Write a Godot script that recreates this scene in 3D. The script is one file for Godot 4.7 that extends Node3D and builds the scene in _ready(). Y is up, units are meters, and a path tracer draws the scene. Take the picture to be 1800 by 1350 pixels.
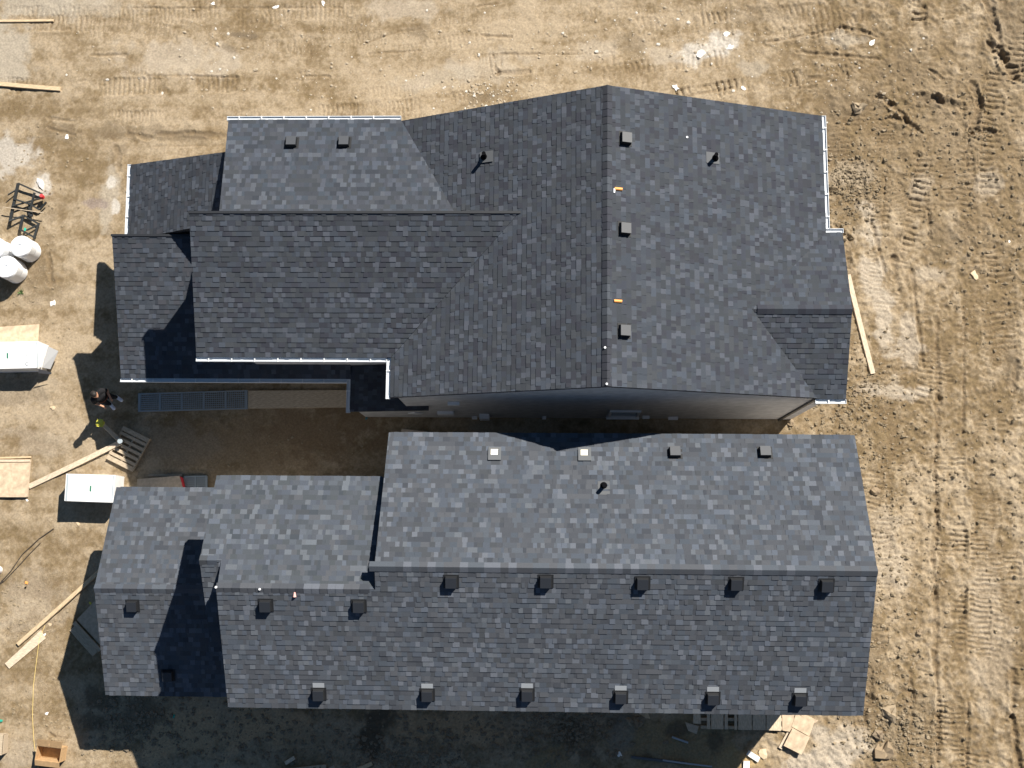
extends Node3D
# A building site seen from above: two houses with dark shingle roofs, bare tracked soil round them,
# and the boards, pallets, cartons and odds and ends that lie beside them.

var rng := RandomNumberGenerator.new()
var M := {}
var taken := {}
var sink_house: Node3D
var full_tabs: Array = []
var tab_meshes := {}

# ---------------------------------------------------------------- naming
func numbered(called: String) -> String:
	if not taken.has(called):
		taken[called] = 0
		return called
	taken[called] += 1
	return "%s_%03d" % [called, taken[called]]

func tag(o: Node, label: String, category: String, group := "", kind := "") -> Node:
	if label: o.set_meta("label", label)
	if category: o.set_meta("category", category)
	if group: o.set_meta("group", group)
	if kind: o.set_meta("kind", kind)
	return o

func thing(called: String, label: String, category: String, at := Vector3.ZERO, turn := 0.0, group := "") -> Node3D:
	var o := Node3D.new()
	o.name = numbered(called)
	add_child(o)
	o.position = at
	o.rotation.y = turn
	tag(o, label, category, group)
	return o

func put(called: String, mesh: Mesh, m: Material, parent: Node = null) -> MeshInstance3D:
	var o := MeshInstance3D.new()
	o.mesh = mesh
	o.material_override = m
	if parent == null:
		o.name = numbered(called)
		add_child(o)
	else:
		o.name = called
		parent.add_child(o, true)
	return o

# ---------------------------------------------------------------- materials
func noise_image(freq: float, octaves: int, sd: int, size: int, lo: float, hi: float, kind := FastNoiseLite.TYPE_SIMPLEX_SMOOTH) -> Image:
	var n := FastNoiseLite.new()
	n.noise_type = kind
	n.seed = sd
	n.frequency = freq
	n.fractal_octaves = octaves
	var im := n.get_seamless_image(size, size)
	im.convert(Image.FORMAT_RGB8)
	for y in size:
		for x in size:
			var v := lerpf(lo, hi, im.get_pixel(x, y).r)
			im.set_pixel(x, y, Color(v, v, v))
	return im

func lin(r: float, g: float, b: float) -> Color:
	return Color(r, g, b).linear_to_srgb()

func flat(r: float, g: float, b: float, rough := 0.8, metal := 0.0) -> StandardMaterial3D:
	var m := StandardMaterial3D.new()
	m.albedo_color = lin(r, g, b)
	m.roughness = rough
	m.metallic = metal
	m.cull_mode = BaseMaterial3D.CULL_DISABLED
	return m

func textured(m: StandardMaterial3D, t: Texture2D, sc: Vector3, world := false) -> StandardMaterial3D:
	m.albedo_texture = t
	m.uv1_triplanar = true
	m.uv1_world_triplanar = world
	m.uv1_scale = sc
	return m

func make_materials() -> void:
	var grain := ImageTexture.create_from_image(noise_image(0.03, 5, 3, 256, 0.76, 1.0))
	var fine := ImageTexture.create_from_image(noise_image(0.12, 4, 5, 256, 0.72, 1.0))
	var blot := ImageTexture.create_from_image(noise_image(0.02, 4, 9, 256, 0.86, 1.0))
	var stain := ImageTexture.create_from_image(noise_image(0.012, 5, 14, 256, 0.8, 1.0))
	M.shingle = textured(flat(1, 1, 1, 0.93), fine, Vector3(1.7, 1.7, 1.7), true)
	M.shingle.vertex_color_use_as_albedo = true
	M.deck = flat(0.03, 0.032, 0.036, 0.9)
	M.cap = flat(0.012, 0.014, 0.018, 0.55)
	M.gutter = flat(0.58, 0.61, 0.64, 0.5)
	M.wall = textured(flat(0.58, 0.57, 0.56, 0.85), blot, Vector3(0.5, 0.5, 0.5), true)
	M.trim = flat(0.74, 0.74, 0.74, 0.6)
	M.dark_trim = flat(0.02, 0.022, 0.025, 0.5)
	M.vent = flat(0.019, 0.022, 0.028, 0.55)
	M.vent_lit_east = flat(0.066, 0.07, 0.077, 0.6)  # same vent lid on the east slope, sunlight put into its colour
	M.vent_lit_north = flat(0.048, 0.053, 0.062, 0.6)  # lid copy for north slopes, lightened for the sun they face
	M.vent_side = flat(0.006, 0.007, 0.009, 0.7)
	M.galv = flat(0.36, 0.38, 0.4, 0.55, 0.3)
	M.cream = flat(0.9, 0.86, 0.7, 0.7)
	M.black = flat(0.006, 0.006, 0.007, 0.75)
	M.black.metallic_specular = 0.1
	M.steel = flat(0.035, 0.038, 0.038, 0.5, 0.3)
	M.wood = textured(flat(0.7, 0.53, 0.33, 0.85), grain, Vector3(0.6, 5.0, 5.0))
	M.wood_pale = textured(flat(0.74, 0.6, 0.44, 0.85), grain, Vector3(0.7, 4.0, 4.0))
	M.wood_grey = textured(flat(0.56, 0.45, 0.32, 0.9), grain, Vector3(0.7, 5.0, 5.0))
	M.ply = textured(flat(0.66, 0.51, 0.35, 0.85), stain, Vector3(1.3, 1.3, 1.3))
	M.ply_dull = textured(flat(0.56, 0.45, 0.33, 0.85), blot, Vector3(1.3, 1.3, 1.3))
	M.ply_edge = flat(0.33, 0.22, 0.12, 0.9)
	M.white = textured(flat(0.88, 0.88, 0.87, 0.5), blot, Vector3(0.25, 0.25, 0.25))
	M.wrap = flat(0.86, 0.87, 0.88, 0.32)
	M.inside = flat(0.33, 0.33, 0.33, 0.8)
	M.ink = flat(0.02, 0.16, 0.1, 0.6)
	M.ink_grey = flat(0.13, 0.16, 0.2, 0.6)
	M.card = textured(flat(0.56, 0.36, 0.18, 0.9), blot, Vector3(1.5, 1.5, 1.5))
	M.alu = flat(0.27, 0.3, 0.31, 0.5, 0.2)
	M.glass = flat(0.02, 0.025, 0.03, 0.08)
	M.orange = flat(0.85, 0.36, 0.09, 0.6)
	M.yellow = flat(0.62, 0.56, 0.07, 0.7)
	M.string = flat(0.75, 0.56, 0.2, 0.7)
	M.red = flat(0.6, 0.03, 0.035, 0.6)
	M.teal = flat(0.02, 0.42, 0.3, 0.6)
	M.cable = flat(0.05, 0.04, 0.03, 0.7)
	M.grass = flat(0.07, 0.12, 0.03, 0.8)
	M.skin = flat(0.5, 0.26, 0.16, 0.6)
	M.shirt = flat(0.006, 0.006, 0.008, 0.95)
	M.trousers = flat(0.009, 0.009, 0.012, 0.95)
	M.hair = flat(0.014, 0.01, 0.008, 0.7)
	M.belt = flat(0.2, 0.06, 0.03, 0.7)
	M.shoe = flat(0.75, 0.76, 0.84, 0.6)
	M.rock = flat(1, 1, 1, 0.95)
	M.rock.vertex_color_use_as_albedo = true
	M.rock = textured(M.rock, fine, Vector3(2, 2, 2), true)
	M.flange = flat(0.085, 0.09, 0.097, 0.8)
	M.galv_dull = flat(0.098, 0.105, 0.113, 0.75, 0.1)
	M.wrap_grey = flat(0.36, 0.41, 0.44, 0.5)
	M.scrap_pink = flat(0.75, 0.42, 0.38, 0.6)
	M.teal_dark = flat(0.01, 0.16, 0.2, 0.6)
	M.wood_walk = textured(flat(0.74, 0.6, 0.43, 0.9), grain, Vector3(4.0, 4.0, 0.7))
	M.scrap = flat(0.8, 0.77, 0.72, 0.6)
	M.scrap_tan = flat(0.6, 0.46, 0.3, 0.8)
	var soil := StandardMaterial3D.new()
	soil.vertex_color_use_as_albedo = true
	soil.albedo_texture = ImageTexture.create_from_image(noise_image(0.035, 6, 21, 1024, 0.8, 1.0))
	soil.roughness = 0.97
	soil.normal_enabled = true
	var bump := noise_image(0.09, 5, 31, 1024, 0.0, 1.0)
	bump.bump_map_to_normal_map(9.0)
	soil.normal_texture = ImageTexture.create_from_image(bump)
	soil.normal_scale = 0.35
	M.soil = soil

# ---------------------------------------------------------------- shapes
func tri(st: SurfaceTool, a: Vector3, b: Vector3, c: Vector3) -> void:
	st.add_vertex(a); st.add_vertex(b); st.add_vertex(c)

func quad(st: SurfaceTool, a: Vector3, b: Vector3, c: Vector3, d: Vector3) -> void:
	tri(st, a, b, c); tri(st, a, c, d)

func begin() -> SurfaceTool:
	var st := SurfaceTool.new()
	st.begin(Mesh.PRIMITIVE_TRIANGLES)
	st.set_smooth_group(-1)
	return st

func finish(st: SurfaceTool) -> ArrayMesh:
	st.generate_normals()
	return st.commit()

# a box with its low corner at p, edge vectors a (right), b (up), c (towards)
func block(st: SurfaceTool, o: Vector3, a: Vector3, b: Vector3, c: Vector3) -> void:
	if a.cross(b).dot(c) < 0.0:
		o += a; a = -a
	quad(st, o + c, o + c + b, o + c + a + b, o + c + a)
	quad(st, o + a, o + a + b, o + b, o)
	quad(st, o, o + b, o + c + b, o + c)
	quad(st, o + a + c, o + a + c + b, o + a + b, o + a)
	quad(st, o + b, o + a + b, o + a + b + c, o + b + c)
	quad(st, o, o + c, o + a + c, o + a)

func bar(st: SurfaceTool, p: Vector3, q: Vector3, w: float, h: float) -> void:
	var d := (q - p).normalized()
	var side := d.cross(Vector3.UP)
	side = Vector3.RIGHT if side.length() < 0.01 else side.normalized()
	var up := side.cross(d).normalized()
	block(st, p - side * w * 0.5 - up * h * 0.5, q - p, up * h, side * w)

func cyl(st: SurfaceTool, p: Vector3, q: Vector3, r0: float, r1: float, n := 16) -> void:
	var d := (q - p).normalized()
	var s := d.cross(Vector3.RIGHT if absf(d.x) < 0.8 else Vector3.UP).normalized()
	var t := d.cross(s)
	for i in n:
		var a := TAU * i / n
		var b := TAU * (i + 1) / n
		var u := s * cos(a) + t * sin(a)
		var v := s * cos(b) + t * sin(b)
		quad(st, p + u * r0, q + u * r1, q + v * r1, p + v * r0)
		tri(st, q, q + v * r1, q + u * r1)
		tri(st, p, p + u * r0, p + v * r0)

func tube(pts: Array, r: float, n := 6) -> ArrayMesh:
	var st := begin()
	for i in pts.size() - 1:
		cyl(st, pts[i], pts[i + 1], r, r, n)
	return finish(st)

# a flat polygon pushed along off; the polygon may be concave
func prism(st: SurfaceTool, poly: Array, off: Vector3) -> void:
	var n := Vector3.ZERO
	for i in poly.size():
		var a: Vector3 = poly[i]
		var b: Vector3 = poly[(i + 1) % poly.size()]
		n += Vector3((a.y - b.y) * (a.z + b.z), (a.z - b.z) * (a.x + b.x), (a.x - b.x) * (a.y + b.y))
	n = n.normalized()
	var e := n.cross(Vector3.UP if absf(n.y) < 0.9 else Vector3.RIGHT).normalized()
	var f := n.cross(e)
	var flat_poly := PackedVector2Array()
	for p in poly: flat_poly.append(Vector2(p.dot(e), p.dot(f)))
	var ix := Geometry2D.triangulate_polygon(flat_poly)
	var up := n.dot(off) < 0.0
	for i in range(0, ix.size(), 3):
		var a: Vector3 = poly[ix[i]]
		var b: Vector3 = poly[ix[i + 1]]
		var c: Vector3 = poly[ix[i + 2]]
		if ((b - a).cross(c - a).dot(n) > 0.0) == up:
			var t := b; b = c; c = t
		tri(st, a, b, c)
		tri(st, a + off, c + off, b + off)
	for i in poly.size():
		var a: Vector3 = poly[i]
		var b: Vector3 = poly[(i + 1) % poly.size()]
		if up: quad(st, a, b, b + off, a + off)
		else: quad(st, b, a, a + off, b + off)

# ---------------------------------------------------------------- ground
var broad_n: FastNoiseLite
var gx := PackedFloat32Array()
var gz := PackedFloat32Array()
var gh := PackedFloat32Array()
var gc := PackedColorArray()
const STEP := 0.04
const X0 := -20.5
const X1 := 17.5
const Z0 := -20.2
const Z1 := 8.0

func axis(lo: float, hi: float) -> PackedFloat32Array:
	var core := PackedFloat32Array()
	var n := int((hi - lo) / STEP)
	for i in n + 1: core.append(lo + i * STEP)
	var left := PackedFloat32Array()
	var s := 0.1
	var x := lo
	while x > -600.0:
		x -= s
		s *= 1.45
		left.append(x)
	left.reverse()
	left.append_array(core)
	s = 0.1
	x = lo + n * STEP
	while x < 600.0:
		x += s
		s *= 1.45
		left.append(x)
	return left

func ix_of(a: PackedFloat32Array, v: float) -> int:
	return clampi(a.bsearch(v), 1, a.size() - 1)

func height(x: float, z: float) -> float:
	var i := ix_of(gx, x)
	var j := ix_of(gz, z)
	var n := gx.size()
	var a := (x - gx[i - 1]) / (gx[i] - gx[i - 1])
	var b := (z - gz[j - 1]) / (gz[j] - gz[j - 1])
	return lerpf(lerpf(gh[(j - 1) * n + i - 1], gh[(j - 1) * n + i], a), lerpf(gh[j * n + i - 1], gh[j * n + i], a), b)

func on(p: Vector2, up := 0.0) -> Vector3:
	return Vector3(p.x, height(p.x, p.y) + up, p.y)

func patch(c: Vector2, rx: float, rz: float, turn: float, col: Color, strength: float, n: FastNoiseLite, dh := 0.0) -> void:
	var r := maxf(rx, rz) * 1.35
	var nx := gx.size()
	var ca := cos(turn)
	var sa := sin(turn)
	for j in range(ix_of(gz, c.y - r), ix_of(gz, c.y + r)):
		for i in range(ix_of(gx, c.x - r), ix_of(gx, c.x + r)):
			var dx := gx[i] - c.x
			var dz := gz[j] - c.y
			var d := Vector2((dx * ca + dz * sa) / rx, (dz * ca - dx * sa) / rz).length() + n.get_noise_2d(gx[i] * 1.6, gz[j] * 1.6) * 0.9
			var w := smoothstep(1.05, 0.55, d) * strength
			if w > 0.0:
				var k := j * nx + i
				gc[k] = gc[k].lerp(col, w)
				gh[k] += dh * w

# prints of a machine's tracks: a shallow rut crossed by cleat marks
func base_h(x: float, z: float, b: FastNoiseLite, m: FastNoiseLite) -> float:
	return b.get_noise_2d(x, z) * 0.035 + m.get_noise_2d(x, z) * 0.03 - 0.01

func track(pts: Array, w: float, gap: float, depth: float, n: FastNoiseLite, strength := 1.0) -> void:
	var nx := gx.size()
	var run := 0.0
	for s in pts.size() - 1:
		var a: Vector2 = pts[s]
		var b: Vector2 = pts[s + 1]
		var d := (b - a).normalized()
		var l := a.distance_to(b)
		var lo := Vector2(minf(a.x, b.x), minf(a.y, b.y)) - Vector2(w, w)
		var hi := Vector2(maxf(a.x, b.x), maxf(a.y, b.y)) + Vector2(w, w)
		for j in range(ix_of(gz, lo.y), ix_of(gz, hi.y)):
			for i in range(ix_of(gx, lo.x), ix_of(gx, hi.x)):
				var q := Vector2(gx[i], gz[j]) - a
				var t := q.dot(d)
				if t < 0.0 or t >= l: continue
				var c := absf(q.cross(d)) / (w * 0.5)
				var wob := n.get_noise_2d(gx[i] * 2.0, gz[j] * 2.0)
				c += wob * 0.22
				if c > 1.25: continue
				var keep := smoothstep(-0.22, 0.3, n.get_noise_2d(gx[i] * 0.7 + 40.0, gz[j] * 0.7)) * strength
				var k := j * nx + i
				if c < 1.0:
					gh[k] = lerpf(gh[k], base_h(gx[i], gz[j], broad_n, n), 0.55 * keep)
					var ph := fposmod((run + t) / gap + wob * 0.45 + c * 0.15, 1.0)
					var cut := smoothstep(0.0, 0.1, ph) * smoothstep(0.42, 0.24, ph)
					gh[k] -= depth * keep * (0.3 + 1.15 * cut)
					if cut > 0.5: gc[k] = gc[k].lerp(gc[k] * Color(0.72, 0.68, 0.62), keep * 0.55)  # cuts coloured darker, mostly their shade put into the soil colour
				else:
					gh[k] += depth * 0.45 * keep * (1.0 - absf(c - 1.1) / 0.15)
		run += l

# a gully or the broken edge of a rut
func gully(pts: Array, w: float, depth: float, n: FastNoiseLite) -> void:
	var nx := gx.size()
	for s in pts.size() - 1:
		var a: Vector2 = pts[s]
		var b: Vector2 = pts[s + 1]
		var lo := Vector2(minf(a.x, b.x), minf(a.y, b.y)) - Vector2(w, w) * 2.0
		var hi := Vector2(maxf(a.x, b.x), maxf(a.y, b.y)) + Vector2(w, w) * 2.0
		for j in range(ix_of(gz, lo.y), ix_of(gz, hi.y)):
			for i in range(ix_of(gx, lo.x), ix_of(gx, hi.x)):
				var q := Vector2(gx[i], gz[j])
				var d := q.distance_to(Geometry2D.get_closest_point_to_segment(q, a, b)) / w
				d += n.get_noise_2d(q.x * 4.0, q.y * 4.0) * 0.9 + n.get_noise_2d(q.x * 0.9 + 9.0, q.y * 0.9) * 0.7
				if d > 1.6: continue
				var k := j * nx + i
				var v := smoothstep(1.0, 0.2, d)
				gh[k] -= depth * 0.5 * v
				gh[k] += depth * 0.25 * smoothstep(0.5, 0.0, absf(d - 1.15))
				gc[k] = gc[k].lerp(Color(0.2, 0.135, 0.07), v * 0.35)  # dark bed colour paints in the shadow of the groove

func make_ground() -> void:
	gx = axis(X0, X1)
	gz = axis(Z0, Z1)
	var nx := gx.size()
	var nz := gz.size()
	gh.resize(nx * nz)
	gc.resize(nx * nz)
	var broad := FastNoiseLite.new(); broad.seed = 4; broad.frequency = 0.11; broad.fractal_octaves = 4
	broad_n = broad
	var mid := FastNoiseLite.new(); mid.seed = 8; mid.frequency = 0.55; mid.fractal_octaves = 5; mid.fractal_gain = 0.6
	var clod := FastNoiseLite.new(); clod.seed = 12; clod.frequency = 2.4; clod.fractal_octaves = 4; clod.fractal_gain = 0.62
	var cell := FastNoiseLite.new(); cell.seed = 16; cell.noise_type = FastNoiseLite.TYPE_CELLULAR; cell.frequency = 3.6; cell.fractal_octaves = 2
	var speck := FastNoiseLite.new(); speck.seed = 18; speck.frequency = 5.0; speck.fractal_octaves = 2
	var smear := FastNoiseLite.new(); smear.seed = 17; smear.frequency = 0.5; smear.fractal_octaves = 4
	var pale := Color(0.425, 0.335, 0.225)
	var body := Color(0.325, 0.246, 0.151)
	var rich := Color(0.215, 0.15, 0.078)
	for j in nz:
		var z := gz[j]
		for i in nx:
			var x := gx[i]
			var k := j * nx + i
			var b := broad.get_noise_2d(x, z)
			var m := mid.get_noise_2d(x, z)
			var out := maxf(maxf(X0 - x, x - X1), maxf(Z0 - z, z - Z1))
			if out > 3.0:
				gh[k] = b * 0.05
				gc[k] = body.lerp(pale, clampf(0.4 + b, 0.0, 1.0))
				continue
			var rough := clampf(0.22 + smoothstep(4.0, 11.0, x + b * 5.0) * 0.78 + smoothstep(3.0, 6.0, z + b * 2.0) * smoothstep(-9.0, -3.0, x) * 0.5 + m * 0.3 + smoothstep(-15.0, -19.0, z) * smoothstep(-4.0, 6.0, x) * 0.3, 0.1, 1.1)
			var cl := clod.get_noise_2d(x, z)
			var ce := cell.get_noise_2d(x, z)
			gh[k] = b * 0.035 + m * 0.03 + rough * (1.0 + 0.15 * smoothstep(6.0, 10.5, x)) * (cl * 0.06 - maxf(0.0, ce + 0.55) * 0.055)
			# long streaks along the way the machines drove: east-west at the top, north-south on the right
			var side := smoothstep(6.0, 10.5, x)
			var st := lerpf(smear.get_noise_2d(x * 0.35, z * 2.2), smear.get_noise_2d(x * 2.2, z * 0.3), side)
			var bl := smoothstep(0.05, 0.3, mid.get_noise_2d(x * 1.7 + 70.0, z * 1.7)) - smoothstep(0.1, 0.34, mid.get_noise_2d(x * 1.9, z * 1.9 + 90.0))
			var t := clampf(0.5 + b * 0.5 + m * 0.5 + st * 0.55 - side * 0.2 + cl * (0.26 + 0.3 * side) + bl * 0.24 + speck.get_noise_2d(x, z) * 0.3, 0.0, 1.0)
			var col := rich.lerp(body, clampf(t * 2.2, 0.0, 1.0)).lerp(pale, clampf(t * 2.0 - 0.85, 0.0, 1.0))
			gc[k] = col
	# -- stains, dust, damp, and soil recoloured to brighten the shade below the lower house
	var p := Color(0.49, 0.415, 0.32)
	var grey := Color(0.43, 0.37, 0.285)
	var chalk := Color(0.6, 0.55, 0.48)
	var damp := Color(0.185, 0.138, 0.085)
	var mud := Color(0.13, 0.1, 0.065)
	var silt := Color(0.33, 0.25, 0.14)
	for a in [
		[Vector2(12.84, -14.05), 5.5, 4.4, 0.2, rich, 0.62], [Vector2(9.56, 3.53), 1.2, 2.4, 0.0, rich, 0.35], [Vector2(14.88, -10.33), 1.6, 3.0, 0.0, rich, 0.3], [Vector2(9.81, -13.46), 1.6, 1.4, 0.0, rich, 0.4],
		[Vector2(-18.72, -16.92), 1.0, 1.6, 0.2, grey, 0.9], [Vector2(-17.90, -18.74), 2.4, 0.5, 0.0, grey, 0.8], [Vector2(-16.09, -18.69), 2.0, 0.5, 0.0, grey, 0.6], [Vector2(-12.58, -16.68), 2.4, 0.8, 0.0, p, 0.6],
		[Vector2(-5.16, -18.51), 1.6, 0.5, 0.1, p, 0.6], [Vector2(-18.27, -13.22), 1.0, 0.8, 0.3, chalk, 0.7], [Vector2(-17.12, -12.27), 0.35, 0.45, 0.0, chalk, 0.8], [Vector2(-14.80, -11.80), 0.35, 1.2, 0.05, grey, 0.75],
		[Vector2(-14.78, -12.31), 0.2, 0.3, 0.0, chalk, 0.9], [Vector2(-14.56, -11.41), 0.2, 0.3, 0.0, chalk, 0.9], [Vector2(-15.21, -11.55), 0.6, 0.22, 0.1, Color(0.28, 0.22, 0.19), 0.7],
		[Vector2(5.25, -16.86), 1.2, 0.45, -0.2, chalk, 0.75], [Vector2(6.02, -17.31), 0.6, 0.4, 0.3, chalk, 0.7], [Vector2(3.90, -16.81), 0.7, 0.4, 0.3, p, 0.6], [Vector2(1.68, -17.02), 0.8, 0.5, 0.1, p, 0.5],
		[Vector2(6.86, -16.28), 0.6, 0.35, 0.1, grey, 0.6], [Vector2(10.14, -17.29), 0.9, 0.35, 0.1, grey, 0.6], [Vector2(-2.00, -16.32), 1.6, 0.6, -0.1, p, 0.5], [Vector2(-3.93, -15.92), 1.4, 0.4, -0.2, grey, 0.5],
		[Vector2(10.83, -8.41), 0.45, 2.4, -0.2, p, 0.85], [Vector2(11.77, -6.90), 0.5, 1.2, -0.1, p, 0.7], [Vector2(11.16, -5.22), 1.3, 0.35, 0.0, p, 0.8], [Vector2(10.65, -10.71), 0.35, 0.9, -0.1, p, 0.7],
		[Vector2(12.61, -9.18), 0.6, 0.4, 0.0, p, 0.5], [Vector2(14.62, -12.27), 0.6, 0.6, 0.0, p, 0.5], [Vector2(12.38, -12.08), 0.5, 0.6, 0.0, p, 0.4], [Vector2(10.15, -12.47), 1.0, 0.5, 0.0, p, 0.4],
		[Vector2(8.96, 5.75), 1.3, 0.7, 0.0, p, 0.85], [Vector2(8.42, 6.34), 1.4, 0.4, 0.0, p, 0.85], [Vector2(10.76, 0.03), 0.7, 1.8, 0.0, p, 0.45], [Vector2(13.88, 2.62), 0.7, 3.0, 0.0, p, 0.3],
		[Vector2(-17.27, -5.28), 1.2, 0.8, 0.4, p, 0.3], [Vector2(-16.56, -3.40), 1.2, 0.5, 0.3, p, 0.35], [Vector2(-16.36, 1.71), 1.4, 1.0, 0.3, p, 0.35], [Vector2(-16.56, 6.28), 0.9, 0.5, 0.3, p, 0.4],
		[Vector2(-10.55, -17.56), 0.6, 0.14, 0.1, damp, 0.9], [Vector2(-10.92, -17.09), 0.3, 0.14, 0.3, damp, 0.6], [Vector2(-4.55, -17.68), 0.5, 0.35, 0.1, damp, 0.5], [Vector2(-2.18, -15.26), 0.8, 0.25, -0.2, damp, 0.6],
		[Vector2(-13.61, -14.08), 2.6, 0.35, 0.05, damp, 0.5], [Vector2(-12.04, -13.99), 1.6, 0.14, 0.05, damp, 0.8], [Vector2(-16.56, -14.03), 1.0, 0.3, 0.2, damp, 0.4], [Vector2(-14.55, -13.41), 0.3, 0.35, 0.2, damp, 0.5],
		[Vector2(15.50, -17.87), 0.9, 1.6, 0.0, damp, 0.5], [Vector2(13.08, -15.05), 1.0, 0.2, 0.15, damp, 0.7], [Vector2(2.84, -17.22), 0.7, 0.5, 0.2, damp, 0.4], [Vector2(7.68, -18.33), 1.6, 0.4, 0.0, damp, 0.35],
		[Vector2(10.25, -15.16), 1.0, 0.7, 0.3, damp, 0.4], [Vector2(12.00, -16.26), 1.0, 0.8, 0.3, damp, 0.3], [Vector2(13.13, -10.33), 0.7, 1.0, 0.2, damp, 0.4], [Vector2(15.01, -6.17), 0.3, 1.0, 0.0, damp, 0.6],
		[Vector2(9.74, 3.52), 0.9, 1.8, 0.1, damp, 0.45], [Vector2(11.24, 5.04), 1.0, 1.2, 0.1, damp, 0.3], [Vector2(9.45, -13.86), 0.4, 1.2, 0.0, damp, 0.35],
		[Vector2(-17.23, -9.92), 0.8, 1.6, 0.3, damp, 0.35], [Vector2(-16.76, -8.74), 0.6, 0.8, 0.3, damp, 0.3], [Vector2(-17.63, -5.09), 1.6, 0.5, 0.0, damp, 0.4],
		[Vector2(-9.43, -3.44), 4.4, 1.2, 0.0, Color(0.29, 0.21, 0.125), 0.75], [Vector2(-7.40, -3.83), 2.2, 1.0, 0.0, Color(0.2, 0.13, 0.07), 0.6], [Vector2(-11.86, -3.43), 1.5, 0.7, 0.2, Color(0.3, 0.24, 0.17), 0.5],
		[Vector2(-11.18, 5.69), 2.6, 0.9, 0.0, Color(0.54, 0.385, 0.23), 0.9], [Vector2(-12.66, 5.02), 0.8, 0.8, 0.0, mud, 0.6], [Vector2(-13.95, 4.69), 0.6, 0.5, 0.0, mud, 0.7], [Vector2(-14.18, 5.30), 0.5, 0.35, 0.0, mud, 0.7],  # first patch: soil made lighter and warmer to lift the house shade
		[Vector2(-8.50, 5.48), 1.4, 0.7, 0.0, Color(0.52, 0.37, 0.22), 0.85], [Vector2(-7.06, 5.80), 1.4, 0.4, 0.0, Color(0.36, 0.27, 0.17), 0.6],  # first patch lightened and warmed likewise, as fill light in the colour
		[Vector2(-5.15, 5.12), 0.75, 0.6, 0.2, mud, 1.0, -0.03], [Vector2(-5.45, 5.78), 0.5, 0.75, 0.3, mud, 1.0, -0.03], [Vector2(-2.97, 5.40), 2.2, 0.6, 0.0, Color(0.52, 0.37, 0.22), 0.85],  # last patch: soil colour again raised to brighten the shade
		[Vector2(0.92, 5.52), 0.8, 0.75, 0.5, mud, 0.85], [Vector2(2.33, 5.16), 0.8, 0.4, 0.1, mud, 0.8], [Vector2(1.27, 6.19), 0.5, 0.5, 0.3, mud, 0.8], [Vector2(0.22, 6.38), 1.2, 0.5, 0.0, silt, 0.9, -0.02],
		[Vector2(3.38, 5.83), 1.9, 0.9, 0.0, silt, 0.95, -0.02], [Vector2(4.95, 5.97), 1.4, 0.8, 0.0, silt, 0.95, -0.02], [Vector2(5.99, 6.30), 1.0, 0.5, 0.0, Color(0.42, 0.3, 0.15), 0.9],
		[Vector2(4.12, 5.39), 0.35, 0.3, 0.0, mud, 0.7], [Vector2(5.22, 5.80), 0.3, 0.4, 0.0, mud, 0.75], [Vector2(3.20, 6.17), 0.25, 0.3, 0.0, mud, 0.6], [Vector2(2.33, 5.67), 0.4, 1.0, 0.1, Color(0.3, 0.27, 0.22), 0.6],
	]:
		patch(a[0], a[1], a[2], a[3], a[4], a[5], mid, a[6] if a.size() > 6 else 0.0)
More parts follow.
